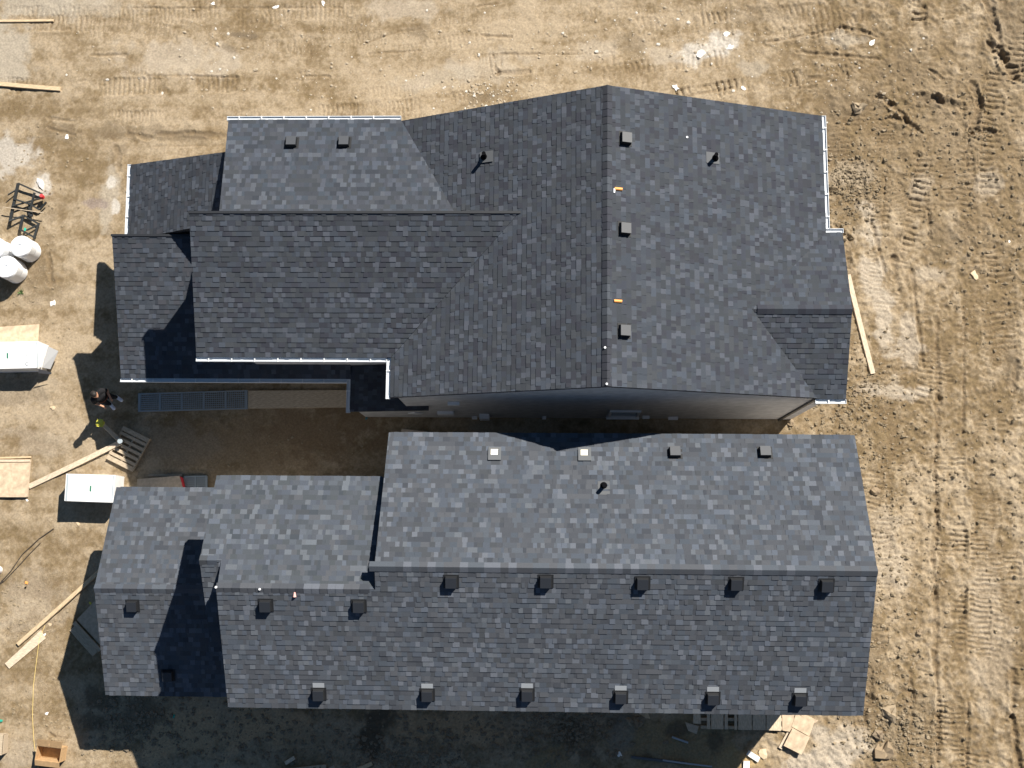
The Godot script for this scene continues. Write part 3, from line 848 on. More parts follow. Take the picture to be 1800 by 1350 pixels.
func pallet(label: String, at: Vector3, turn: float, l: float, w: float, boards: int, m: Material) -> Node3D:
	var t := thing("wooden_pallet", label, "pallet", at, turn)
	for i in 3:
		var st := begin()
		block(st, Vector3(lerpf(-l / 2, l / 2 - 0.05, i / 2.0), 0.02, -w / 2), Vector3(0.05, 0, 0), Vector3(0, 0.09, 0), Vector3(0, 0, w))
		put("stringer", finish(st), m, t)
	var bw := w / boards * 0.62
	for i in boards:
		var st := begin()
		var ww := bw * (1.35 if i == 0 or i == boards - 1 else 0.95)
		var z := lerpf(-w / 2, w / 2 - ww, float(i) / (boards - 1))
		block(st, Vector3(-l / 2 - rng.randf() * 0.01, 0.111, z), Vector3(l + rng.randf() * 0.015, 0, 0), Vector3(0, 0.02, 0), Vector3(0, 0, ww))
		put("deck_board", finish(st), m, t)
	for i in 3:
		var st := begin()
		block(st, Vector3(-l / 2, 0.0, lerpf(-w / 2, w / 2 - 0.1, i / 2.0)), Vector3(l, 0, 0), Vector3(0, 0.019, 0), Vector3(0, 0, 0.1))
		put("bottom_board", finish(st), m, t)
	return t

# ---------------------------------------------------------------- person
func field(p: Vector3, bones: Array, grow: float) -> float:
	var d := 1e6
	for b in bones:
		var a: Vector3 = b[0]
		var ab: Vector3 = b[1] - a
		var t := clampf((p - a).dot(ab) / maxf(ab.length_squared(), 1e-6), 0.0, 1.0)
		var e := (p - a - ab * t).length() - lerpf(b[2], b[3], t) - grow
		var k := 0.025
		var h := clampf(0.5 + 0.5 * (d - e) / k, 0.0, 1.0)
		d = lerpf(d, e, h) - k * h * (1.0 - h)
	return d

func nets(bones: Array, grow: float, cell: float) -> ArrayMesh:
	var box := AABB(bones[0][0], Vector3.ZERO)
	for b in bones:
		for i in 2:
			box = box.merge(AABB(b[i] - Vector3.ONE * b[2 + i], Vector3.ONE * b[2 + i] * 2.0))
	box = box.grow(grow + cell * 2.0)
	var n := Vector3i((box.size / cell).ceil()) + Vector3i.ONE
	var val := PackedFloat32Array()
	val.resize(n.x * n.y * n.z)
	for z in n.z:
		for y in n.y:
			for x in n.x:
				val[(z * n.y + y) * n.x + x] = field(box.position + Vector3(x, y, z) * cell, bones, grow)
	var vid := {}
	var vs := PackedVector3Array()
	for z in n.z - 1:
		for y in n.y - 1:
			for x in n.x - 1:
				var sum := Vector3.ZERO
				var cnt := 0
				var mask := 0
				var c8 := PackedFloat32Array()
				for i in 8:
					var v := val[((z + (i >> 2 & 1)) * n.y + y + (i >> 1 & 1)) * n.x + x + (i & 1)]
					c8.append(v)
					if v < 0.0: mask += 1
				if mask == 0 or mask == 8: continue
				for i in 8:
					for bit in [1, 2, 4]:
						if i & bit: continue
						var k: int = i | bit
						if (c8[i] < 0.0) != (c8[k] < 0.0):
							var t := c8[i] / (c8[i] - c8[k])
							var pa := Vector3(i & 1, i >> 1 & 1, i >> 2 & 1)
							var pb := Vector3(k & 1, k >> 1 & 1, k >> 2 & 1)
							sum += pa.lerp(pb, t)
							cnt += 1
				vid[Vector3i(x, y, z)] = vs.size()
				vs.append(box.position + (Vector3(x, y, z) + sum / cnt) * cell)
	var st := SurfaceTool.new()
	st.begin(Mesh.PRIMITIVE_TRIANGLES)
	st.set_smooth_group(0)
	for key in vid:
		for ax in 3:
			var d := Vector3i.ZERO
			d[ax] = 1
			var e := Vector3i.ZERO
			e[(ax + 1) % 3] = 1
			var f := Vector3i.ZERO
			f[(ax + 2) % 3] = 1
			var q: Vector3i = key
			if not (vid.has(q - e) and vid.has(q - f) and vid.has(q - e - f)): continue
			var q2 := q + d
			if q2.x >= n.x or q2.y >= n.y or q2.z >= n.z: continue
			var v0 := val[(q.z * n.y + q.y) * n.x + q.x]
			var v1 := val[(q2.z * n.y + q2.y) * n.x + q2.x]
			if (v0 < 0.0) == (v1 < 0.0): continue
			var a := vs[vid[q]]
			var b := vs[vid[q - e]]
			var c := vs[vid[q - e - f]]
			var g := vs[vid[q - f]]
			if v0 < 0.0: quad(st, a, g, c, b)
			else: quad(st, a, b, c, g)
	st.index()
	st.generate_normals()
	return st.commit()

func make_person(at: Vector3, turn: float) -> void:
	var t := thing("person", "person in black top, dark trousers and white shoes standing beside the left house corner", "person", at, turn)
	# faces +z in its own frame; looks down a little, arms bent in front
	var torso := [[Vector3(0, 0.98, 0), Vector3(0, 1.2, 0.01), 0.13, 0.135], [Vector3(-0.07, 1.3, 0.02), Vector3(0.07, 1.3, 0.02), 0.125, 0.125], [Vector3(-0.16, 1.44, 0), Vector3(0.16, 1.44, 0), 0.07, 0.07]]
	var sleeves := [[Vector3(-0.19, 1.42, 0), Vector3(-0.27, 1.16, 0.02), 0.058, 0.046], [Vector3(0.19, 1.42, 0), Vector3(0.27, 1.16, 0.02), 0.058, 0.046]]
	var fore := [[Vector3(-0.27, 1.16, 0.02), Vector3(-0.2, 1.05, 0.24), 0.043, 0.03], [Vector3(0.27, 1.16, 0.02), Vector3(0.16, 1.08, 0.24), 0.043, 0.03]]
	var hands := []
	for s in [-1.0, 1.0]:
		var wr: Vector3 = Vector3(-0.2, 1.05, 0.24) if s < 0.0 else Vector3(0.16, 1.08, 0.24)
		hands.append([wr, wr + Vector3(-s * 0.02, -0.01, 0.07), 0.026, 0.028])
		for k in 4:
			var root := wr + Vector3(-s * 0.02 + (k - 1.5) * 0.02, -0.01, 0.08)
			hands.append([root, root + Vector3(0, -0.022, 0.045 - absf(k - 1.3) * 0.006), 0.0095, 0.009])
		hands.append([wr + Vector3(-s * 0.03, 0, 0.03), wr + Vector3(-s * 0.065, -0.01, 0.07), 0.011, 0.009])
	var legs := [[Vector3(-0.1, 0.94, 0), Vector3(-0.13, 0.5, 0.03), 0.105, 0.065], [Vector3(0.1, 0.94, 0), Vector3(0.13, 0.5, 0.03), 0.105, 0.065], [Vector3(-0.13, 0.5, 0.03), Vector3(-0.15, 0.1, -0.02), 0.065, 0.045], [Vector3(0.13, 0.5, 0.03), Vector3(0.15, 0.1, -0.02), 0.065, 0.045]]
	var feet := [[Vector3(-0.15, 0.05, -0.04), Vector3(-0.18, 0.04, 0.17), 0.045, 0.042], [Vector3(0.15, 0.05, -0.04), Vector3(0.18, 0.04, 0.17), 0.045, 0.042]]
	var head := [[Vector3(0, 1.46, 0.0), Vector3(0, 1.56, 0.03), 0.052, 0.055], [Vector3(0, 1.64, 0.05), Vector3(0, 1.69, 0.04), 0.085, 0.09], [Vector3(0, 1.6, 0.11), Vector3(0, 1.64, 0.12), 0.03, 0.035], [Vector3(0, 1.635, 0.14), Vector3(0, 1.62, 0.152), 0.012, 0.014], [Vector3(-0.088, 1.65, 0.03), Vector3(-0.09, 1.67, 0.03), 0.016, 0.016], [Vector3(0.088, 1.65, 0.03), Vector3(0.09, 1.67, 0.03), 0.016, 0.016]]
	put("body", nets(torso + sleeves + fore + hands + legs + feet + head, 0.0, 0.02), M.skin, t)
	put("shirt", nets(torso + [[Vector3(-0.19, 1.42, 0), Vector3(-0.25, 1.23, 0.02), 0.062, 0.054], [Vector3(0.19, 1.42, 0), Vector3(0.25, 1.23, 0.02), 0.062, 0.054]], 0.018, 0.024), M.shirt, t)
	put("trousers", nets(legs + [[Vector3(-0.05, 0.97, 0), Vector3(0.05, 0.97, 0), 0.125, 0.125]], 0.016, 0.024), M.trousers, t)
	var st := begin()
	for i in 20:
		var a := TAU * i / 20
		var b := TAU * (i + 1) / 20
		bar(st, Vector3(cos(a) * 0.2, 1.05, sin(a) * 0.17), Vector3(cos(b) * 0.2, 1.05, sin(b) * 0.17), 0.012, 0.05)
	put("belt", finish(st), M.belt, t)
	put("shoe", nets([feet[0]], 0.014, 0.016), M.shoe, t)
	put("shoe", nets([feet[1]], 0.014, 0.016), M.shoe, t)
	put("hair", nets([[Vector3(0, 1.7, -0.005), Vector3(0, 1.73, 0.035), 0.085, 0.075], [Vector3(0, 1.64, -0.01), Vector3(0, 1.7, 0.0), 0.075, 0.085]], 0.012, 0.018), M.hair, t)

# ---------------------------------------------------------------- the scene
func _ready() -> void:
	rng.seed = 20240607
	var cam := Camera3D.new()
	cam.name = "camera"
	cam.keep_aspect = Camera3D.KEEP_HEIGHT
	cam.fov = 38.235
	cam.near = 0.5
	cam.far = 1500.0
	add_child(cam)
	cam.transform = Transform3D(Basis(Vector3(0.99952, -0.02976, -0.00908), Vector3(-0.00449, 0.15086, -0.98854), Vector3(0.03079, 0.98811, 0.15065)).orthonormalized(), Vector3(0, 35.64, 0))
	cam.current = true
	var env := Environment.new()
	env.background_mode = Environment.BG_SKY
	var sky_mat := ProceduralSkyMaterial.new()
	sky_mat.sky_top_color = lin(0.075, 0.18, 0.37)
	sky_mat.sky_horizon_color = lin(0.5, 0.54, 0.6)
	sky_mat.sky_curve = 0.16
	sky_mat.ground_bottom_color = lin(0.2, 0.16, 0.1)
	sky_mat.ground_horizon_color = lin(0.4, 0.42, 0.45)
	sky_mat.sky_energy_multiplier = 0.57
	sky_mat.ground_energy_multiplier = 0.57
	var sky := Sky.new()
	sky.sky_material = sky_mat
	env.sky = sky
	env.ambient_light_source = Environment.AMBIENT_SOURCE_SKY
	env.tonemap_mode = Environment.TONE_MAPPER_LINEAR
	env.tonemap_exposure = 2.0
	env.sdfgi_enabled = true
	env.ssao_enabled = true
	env.ssil_enabled = true
	var we := WorldEnvironment.new()
	we.name = "world"
	we.environment = env
	add_child(we)
	var sun := DirectionalLight3D.new()
	sun.name = "sun"
	sun.light_energy = 1.45
	sun.light_color = Color(1.0, 0.975, 0.935)
	sun.light_angular_distance = 0.5
	sun.shadow_enabled = true
	add_child(sun)
	sun.look_at_from_position(Vector3.ZERO, Vector3(-0.46426, -0.68507, 0.56138), Vector3.UP)

	make_materials()

	make_ground()
	upper_house(cam.position)
	lower_house(cam.position)
	big_clutter()
	small_clutter()
	# repeats of a kind share a group
	var groups := {"plank": "loose planks and lumber on the site", "board": "loose boards on the site", "plywood": "plywood pieces on the site", "carton": "white cartons left of the houses", "wrapped roll": "white wrapped rolls at the left edge", "metal rack": "black metal frames by the rolls",
		"pallet": "wooden pallets on the site", "stone": "larger stones in the soil", "scrap": "scraps strewn over the site", "plastic scrap": "white plastic strewn above the upper house", "nail cap": "nail caps on the roof ridges", "sealant tube": "tubes left on the upper roof", "cable": "black cables at the left edge", "block": "white blocks at the bottom edge", "metal stud": "metal studs in the mud", "grating": "grating pieces in the passage", "metal frame": "black metal frames by the rolls"}
	for o in get_children():
		if o.has_meta("category") and groups.has(o.get_meta("category")):
			o.set_meta("group", groups[o.get_meta("category")])

func upper_house(eye: Vector3) -> void:
	var h := thing("upper_house", "upper house with dark grey gabled roofs, white gutters and pale walls, entrance wing at left", "house", Vector3(-2, 0, -8.4))
	var g := Color(0.054, 0.063, 0.08)
	var sz := -4.29
	roof(h, [Vector3(1.62, 7.165, -12.53), Vector3(7.88, 5.062, -12.5), Vector3(7.88, 5.062, -9.03), Vector3(5.61, 5.825, -6.64), Vector3(7.45, 5.207, sz), Vector3(1.58, 7.178, sz)], g)
	roof(h, [Vector3(5.61, 5.822, -6.645), Vector3(8.33, 5.822, -6.645), Vector3(8.36, 5.05, -9.03), Vector3(7.88, 5.05, -9.03)], g)
	roof(h, [Vector3(5.61, 5.822, -6.645), Vector3(7.45, 5.06, sz), Vector3(8.28, 5.06, sz), Vector3(8.33, 5.822, -6.645)], g)
	roof(h, [Vector3(1.62, 7.165, -12.53), Vector3(-4.27, 4.953, -12.43), Vector3(-2.64, 5.565, -9.5), Vector3(-0.76, 6.271, -9.24), Vector3(-4.38, 4.912, -5.42), Vector3(-4.38, 4.912, sz), Vector3(1.58, 7.15, sz)], g)
	roof(h, [Vector3(-9.34, 4.965, -12.46), Vector3(-9.27, 5.67, -9.22), Vector3(-2.46, 5.67, -9.22), Vector3(-4.27, 4.965, -12.46)], g * 1.12)
	roof(h, [Vector3(-9.91, 6.285, -9.25), Vector3(-9.93, 4.935, -5.43), Vector3(-4.38, 4.935, -5.43), Vector3(-0.76, 6.285, -9.25)], g)
	roof(h, [Vector3(-13.05, 3.8, -9.32), Vector3(-13.07, 2.36, -5.22), Vector3(-5.97, 2.36, -5.22), Vector3(-5.97, 2.6, -5.905), Vector3(-9.6, 2.6, -5.905), Vector3(-9.6, 3.8, -9.32)], g * 1.05)
	roof(h, [Vector3(-12.91, 3.0, -11.82), Vector3(-12.86, 3.0, -9.39), Vector3(-9.3, 4.95, -9.39), Vector3(-9.32, 4.95, -11.5)], g * 1.05)
	roof(h, [Vector3(-5.95, 2.4, -5.6), Vector3(-5.95, 2.4, -4.2), Vector3(-3.52, 2.84, -4.2), Vector3(-3.52, 2.84, -5.6)], g, 0.14)
	lay_shingles(eye)
	var s1 := Vector3(0.947, -0.32, 0)
	ridge(h, Vector3(1.58, 7.16, sz), Vector3(1.62, 7.16, -12.5), s1, Vector3(-0.936, -0.351, 0), g)
	ridge(h, Vector3(8.33, 5.83, -6.645), Vector3(5.75, 5.83, -6.645), Vector3(0, -0.31, -0.95), Vector3(0, -0.31, 0.95), g)
	cap_strip(h, Vector3(-9.94, 6.285, -9.255), Vector3(-0.72, 6.285, -9.255), Vector3(0, 0, -1))
	cap_strip(h, Vector3(-13.08, 3.8, -9.325), Vector3(-9.7, 3.8, -9.325), Vector3(0, 0, -1))
	# gutters
	gutter(h, Vector3(-9.4, 4.965, -12.46), Vector3(-4.27, 4.965, -12.46), Vector3(0, 0, -1))
	gutter(h, Vector3(7.88, 5.062, -12.52), Vector3(7.88, 5.062, -9.16), Vector3(1, 0, 0))
	gutter(h, Vector3(7.89, 5.05, -9.03), Vector3(8.4, 5.05, -9.03), Vector3(0, 0, -1))
	gutter(h, Vector3(7.45, 5.06, sz), Vector3(8.3, 5.06, sz), Vector3(0, 0, 1))
	gutter(h, Vector3(-9.95, 4.935, -5.43), Vector3(-4.52, 4.935, -5.43), Vector3(0, 0, 1))
	gutter(h, Vector3(-4.38, 4.912, -5.42), Vector3(-4.38, 4.912, sz + 0.04), Vector3(-1, 0, 0))
	gutter(h, Vector3(-13.1, 2.36, -5.22), Vector3(-6.09, 2.36, -5.22), Vector3(0, 0, 1))
	gutter(h, Vector3(-5.95, 2.4, -5.2), Vector3(-5.95, 2.4, -4.17), Vector3(-1, 0, 0))
	gutter(h, Vector3(-12.91, 3.0, -11.84), Vector3(-12.86, 3.0, -9.4), Vector3(-1, 0, 0))
	# walls
	var wz := -4.33
	wall(h, [Vector3(-5.87, -0.25, wz), Vector3(-5.87, 2.27, wz), Vector3(-4.2, 2.57, wz), Vector3(-4.2, 4.78, wz), Vector3(1.58, 6.97, wz), Vector3(7.5, 5.0, wz), Vector3(7.5, -0.25, wz)], Vector3(0, 0, -1))
	wall(h, [Vector3(7.52, -0.25, wz + 0.012), Vector3(7.52, 4.9, wz + 0.012), Vector3(7.86, 4.88, wz + 0.012), Vector3(7.86, -0.25, wz + 0.012)], Vector3(0, 0, -1))
	wall(h, [Vector3(7.86, -0.25, wz - 0.16), Vector3(7.86, 4.93, wz - 0.16), Vector3(7.86, 5.63, -6.64), Vector3(7.86, 4.98, -8.7), Vector3(7.86, -0.25, -8.7)], Vector3(-1, 0, 0))
	wall(h, [Vector3(7.69, -0.25, -8.7), Vector3(7.69, 4.9, -8.7), Vector3(7.5, 4.9, -8.7), Vector3(7.5, -0.25, -8.7)], Vector3(0, 0, 1))
	wall(h, [Vector3(7.5, -0.25, -8.71), Vector3(7.5, 4.95, -8.71), Vector3(7.5, 4.95, -12.1), Vector3(7.5, -0.25, -12.1)], Vector3(-1, 0, 0))
	wall(h, [Vector3(7.34, -0.25, -12.1), Vector3(7.34, 5.0, -12.1), Vector3(1.6, 6.9, -12.1), Vector3(-4.2, 4.72, -12.1), Vector3(-9.0, 4.8, -12.1), Vector3(-9.0, -0.25, -12.1)], Vector3(0, 0, 1))
	wall(h, [Vector3(-9.0, -0.25, -11.93), Vector3(-9.0, 4.85, -11.93), Vector3(-9.0, 5.36, -9.47), Vector3(-9.0, -0.25, -9.47)], Vector3(1, 0, 0))
	wall(h, [Vector3(-9.56, -0.25, -9.16), Vector3(-9.56, 6.05, -9.16), Vector3(-1.6, 6.05, -9.16), Vector3(-2.9, 5.3, -9.16), Vector3(-2.9, -0.25, -9.16)], Vector3(0, 0, 1))
	wall(h, [Vector3(-9.56, -0.25, -8.99), Vector3(-9.56, 5.98, -8.99), Vector3(-9.56, 4.9, -5.9), Vector3(-9.56, -0.25, -5.9)], Vector3(1, 0, 0))
	wall(h, [Vector3(-8.85, 2.0, -5.63), Vector3(-8.85, 4.82, -5.63), Vector3(-4.2, 4.82, -5.63), Vector3(-4.2, 2.0, -5.63)], Vector3(0, 0, -1))
	wall(h, [Vector3(-9.39, 2.0, -5.92), Vector3(-9.39, 4.9, -5.92), Vector3(-8.86, 4.9, -5.92), Vector3(-8.86, 2.0, -5.92)], Vector3(0, 0, -1))
	wall(h, [Vector3(-4.2, 2.0, -5.62), Vector3(-4.2, 4.79, -5.62), Vector3(-4.2, 4.79, wz - 0.17), Vector3(-4.2, 2.0, wz - 0.17)], Vector3(1, 0, 0))
	wall(h, [Vector3(-12.72, -0.25, -9.2), Vector3(-12.72, 3.58, -9.2), Vector3(-12.72, 2.31, -5.6), Vector3(-12.72, -0.25, -5.6)], Vector3(1, 0, 0))
	wall(h, [Vector3(-12.55, -0.25, -5.6), Vector3(-12.55, 2.31, -5.6), Vector3(-5.87, 2.31, -5.6), Vector3(-5.87, -0.25, -5.6)], Vector3(0, 0, -1))
	wall(h, [Vector3(-5.87, -0.25, -5.59), Vector3(-5.87, 2.24, -5.59), Vector3(-5.87, 2.24, wz - 0.17), Vector3(-5.87, -0.25, wz - 0.17)], Vector3(1, 0, 0))
	wall(h, [Vector3(-12.55, -0.25, -9.21), Vector3(-12.55, 3.55, -9.21), Vector3(-9.57, 3.55, -9.21), Vector3(-9.57, -0.25, -9.21)], Vector3(0, 0, 1))
	wall(h, [Vector3(-12.6, -0.25, -11.5), Vector3(-12.6, 2.92, -11.5), Vector3(-12.6, 2.92, -9.36), Vector3(-12.6, -0.25, -9.36)], Vector3(1, 0, 0))
	wall(h, [Vector3(-12.43, -0.25, -11.5), Vector3(-12.43, 2.98, -11.5), Vector3(-9.3, 4.6, -11.35), Vector3(-9.3, -0.25, -11.35)], Vector3(0, 0, 1))
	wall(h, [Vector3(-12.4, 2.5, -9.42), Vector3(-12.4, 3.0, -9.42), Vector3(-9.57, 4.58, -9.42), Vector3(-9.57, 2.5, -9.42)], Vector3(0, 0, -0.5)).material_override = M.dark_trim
	# south wall fittings
	var st := begin()
	block(st, Vector3(7.44, 0.05, wz + 0.005), Vector3(0.075, 0, 0), Vector3(0, 4.95, 0), Vector3(0, 0, 0.06))
	put("downpipe", finish(st), M.dark_trim, h).position = -h.position
	window(h, Vector3(1.95, 0.75, wz), 0.95, 1.3)
	for a in [[Vector3(-2.69, 3.70, -4.32), 0.34, 0.08], [Vector3(-3.12, 1.30, -4.32), 0.5, 0.34], [Vector3(-2.29, 0.31, -4.32), 0.16, 0.12], [Vector3(-0.06, 0.41, -4.32), 0.12, 0.1], [Vector3(4.04, 0.44, -4.32), 0.3, 0.1], [Vector3(3.16, 0.70, -4.32), 0.22, 0.06]]:
		var q: Vector3 = a[0]
		var s := begin()
		block(s, Vector3(q.x - a[1] / 2, maxf(q.y, 0.15), wz + 0.003), Vector3(a[1], 0, 0), Vector3(0, a[2], 0), Vector3(0, 0, 0.1))
		put("wall_vent", finish(s), M.trim, h).position = -h.position
	var mb := begin()
	block(mb, Vector3(-2.1, 0.5, wz + 0.003), Vector3(0.3, 0, 0), Vector3(0, 0.5, 0), Vector3(0, 0, 0.16))
	block(mb, Vector3(-1.98, 0.12, wz + 0.02), Vector3(0.06, 0, 0), Vector3(0, 0.38, 0), Vector3(0, 0, 0.06))
	put("meter_box", finish(mb), M.trim, h).position = -h.position
	var dm := begin()
	block(dm, Vector3(-4.1, 0.9, wz + 0.003), Vector3(0.24, 0.24, 0), Vector3(-0.24, 0.24, 0), Vector3(0, 0, 0.03))
	put("notice_board", finish(dm), M.trim, h).position = -h.position
	# roof fittings
	var ne := Vector3(0.318, 0.948, 0)
	var nn := Vector3(0, 0.977, -0.213)
	for p in [Vector3(2.10, 7.00, -11.07), Vector3(2.06, 7.01, -8.55), Vector3(2.03, 7.02, -5.78)]: vent(h, p, ne, false, "vent_lit_east")
	for p in [Vector3(-7.40, 5.13, -11.69), Vector3(-5.87, 5.13, -11.69)]: vent(h, p, nn, false, "vent_lit_north")
	pipe(h, Vector3(-1.76, 5.92, -10.96), Vector3(-0.351, 0.936, 0))
	pipe(h, Vector3(4.63, 6.15, -10.83), ne)

func window(h: Node3D, at: Vector3, w: float, t: float) -> void:
	var st := begin()
	for a in [[0, 0, w, 0.07], [0, t - 0.07, w, 0.07], [0, 0.071, 0.07, t - 0.142], [w - 0.07, 0.071, 0.07, t - 0.142]]:
		block(st, at + Vector3(a[0], a[1], 0.004), Vector3(a[2], 0, 0), Vector3(0, a[3], 0), Vector3(0, 0, 0.06))
	var f := put("window", finish(st), M.trim, h)
	f.position = -h.position
	var s2 := begin()
	block(s2, at + Vector3(0.071, 0.071, 0.005), Vector3(w - 0.142, 0, 0), Vector3(0, t - 0.142, 0), Vector3(0, 0, 0.012))
	put("pane", finish(s2), M.glass, f)
	var s3 := begin()
	block(s3, at + Vector3(-0.04, -0.06, 0.004), Vector3(w + 0.08, 0, 0), Vector3(0, 0.05, 0), Vector3(0, 0, 0.12))
	put("sill", finish(s3), M.trim, f)

func lower_house(eye: Vector3) -> void:
	var h := thing("lower_house", "lower house with three stepped dark grey gable roofs and two rows of black vents", "house", Vector3(-2, 0, 0.5))
	var g := Color(0.079, 0.091, 0.111)
	roof(h, [Vector3(-4.43, 6.62, 0.38), Vector3(8.5, 6.62, 0.38), Vector3(8.46, 5.13, -3.27), Vector3(-4.36, 5.13, -3.27)], g)
	roof(h, [Vector3(-4.43, 6.62, 0.385), Vector3(8.5, 6.62, 0.385), Vector3(8.42, 5.076, 4.165), Vector3(-8.52, 5.076, 4.165), Vector3(-8.62, 6.377, 0.98), Vector3(-4.43, 6.377, 0.98)], g)
	roof(h, [Vector3(-8.6, 6.342, 0.975), Vector3(-8.6, 6.1, 0.27), Vector3(-9.18, 6.1, 0.27), Vector3(-9.07, 5.312, -2.03), Vector3(-4.44, 5.312, -2.03), Vector3(-4.44, 6.342, 0.975)], g * 1.03)
	roof(h, [Vector3(-9.18, 6.1, 0.275), Vector3(-8.61, 6.1, 0.275), Vector3(-8.61, 5.227, 2.7), Vector3(-9.0, 5.227, 2.7)], g)
	roof(h, [Vector3(-13.0, 3.53, 1.12), Vector3(-12.95, 2.48, -1.85), Vector3(-8.95, 2.48, -1.85), Vector3(-8.95, 3.53, 1.12)], g)
	roof(h, [Vector3(-13.0, 3.53, 1.125), Vector3(-8.67, 3.53, 1.125), Vector3(-8.67, 2.42, 4.235), Vector3(-12.91, 2.42, 4.235)], g)
	lay_shingles(eye)
	var dn := Vector3(0, -0.378, -0.926)
	var ds := Vector3(0, -0.378, 0.926)
	ridge(h, Vector3(8.5, 6.625, 0.38), Vector3(-4.43, 6.625, 0.38), dn, ds, g)
	ridge(h, Vector3(-8.62, 6.37, 0.975), Vector3(-4.55, 6.37, 0.975), dn, ds, g)
	ridge(h, Vector3(-9.18, 6.1, 0.27), Vector3(-8.7, 6.1, 0.27), dn, ds, g)
	ridge(h, Vector3(-13.0, 3.53, 1.12), Vector3(-9.1, 3.53, 1.12), dn, ds, g)
	# walls
	wall(h, [Vector3(-4.1, -0.25, -2.9), Vector3(-4.1, 5.1, -2.9), Vector3(8.15, 5.1, -2.9), Vector3(8.15, -0.25, -2.9)], Vector3(0, 0, 1))
	wall(h, [Vector3(8.15, -0.25, -2.73), Vector3(8.15, 5.14, -2.73), Vector3(8.15, 6.42, 0.38), Vector3(8.15, 5.02, 3.8), Vector3(8.15, -0.25, 3.8)], Vector3(-1, 0, 0))
	wall(h, [Vector3(-8.4, -0.25, 3.8), Vector3(-8.4, 5.02, 3.8), Vector3(7.98, 5.02, 3.8), Vector3(7.98, -0.25, 3.8)], Vector3(0, 0, -1))
	wall(h, [Vector3(-4.1, -0.25, -2.73), Vector3(-4.1, 5.14, -2.73), Vector3(-4.1, 6.42, 0.38), Vector3(-4.1, 6.2, 0.95), Vector3(-4.1, -0.25, 0.95)], Vector3(1, 0, 0))
	wall(h, [Vector3(-8.8, -0.25, -1.7), Vector3(-8.8, 5.2, -1.7), Vector3(-4.11, 5.2, -1.7), Vector3(-4.11, -0.25, -1.7)], Vector3(0, 0, 1))
	wall(h, [Vector3(-8.8, -0.25, -1.53), Vector3(-8.8, 5.28, -1.53), Vector3(-8.8, 5.9, 0.27), Vector3(-8.8, 5.1, 2.4), Vector3(-8.8, -0.25, 2.4)], Vector3(1, 0, 0))
	wall(h, [Vector3(-8.58, -0.25, 0.32), Vector3(-8.58, 6.12, 0.32), Vector3(-8.58, 6.33, 0.95), Vector3(-8.58, 5.12, 3.8), Vector3(-8.58, -0.25, 3.8)], Vector3(1, 0, 0))
	wall(h, [Vector3(-12.6, -0.25, -1.5), Vector3(-12.6, 2.42, -1.5), Vector3(-12.6, 3.33, 1.12), Vector3(-12.6, 2.38, 3.85), Vector3(-12.6, -0.25, 3.85)], Vector3(1, 0, 0))
	wall(h, [Vector3(-12.43, -0.25, -1.5), Vector3(-12.43, 2.4, -1.5), Vector3(-8.81, 2.4, -1.5), Vector3(-8.81, -0.25, -1.5)], Vector3(0, 0, 1))
	wall(h, [Vector3(-12.43, -0.25, 3.85), Vector3(-12.43, 2.36, 3.85), Vector3(-8.59, 2.36, 3.85), Vector3(-8.59, -0.25, 3.85)], Vector3(0, 0, -1))
	var nb := Vector3(0, 0.926, -0.378)
	var sb := Vector3(0, 0.926, 0.378)
	var n3 := Vector3(0, 0.942, 0.336)
	for p in [Vector3(-2.44, 6.48, 0.74), Vector3(0.01, 6.49, 0.71), Vector3(2.51, 6.48, 0.73), Vector3(4.91, 6.48, 0.72), Vector3(7.22, 6.48, 0.74), Vector3(-7.33, 6.20, 1.41), Vector3(-4.87, 6.21, 1.40)]: vent(h, p, sb)
	for p in [Vector3(-6.04, 5.24, 3.77), Vector3(-3.13, 5.25, 3.75), Vector3(-0.47, 5.26, 3.71), Vector3(2.01, 5.25, 3.74), Vector3(4.44, 5.25, 3.74), Vector3(6.73, 5.25, 3.74)]: vent(h, p, sb, true)
	for p in [Vector3(-11.91, 3.36, 1.60), Vector3(-11.00, 2.64, 3.62)]: vent(h, p, n3)
	for p in [Vector3(3.52, 5.34, -2.73), Vector3(5.96, 5.33, -2.75)]: vent(h, p, nb, false, "vent_lit_north")
	for p in [Vector3(-1.40, 5.35, -2.70), Vector3(1.06, 5.35, -2.70)]: vent_opening(h, p, nb)
	pipe(h, Vector3(1.56, 5.72, -1.80), nb, 0.34)

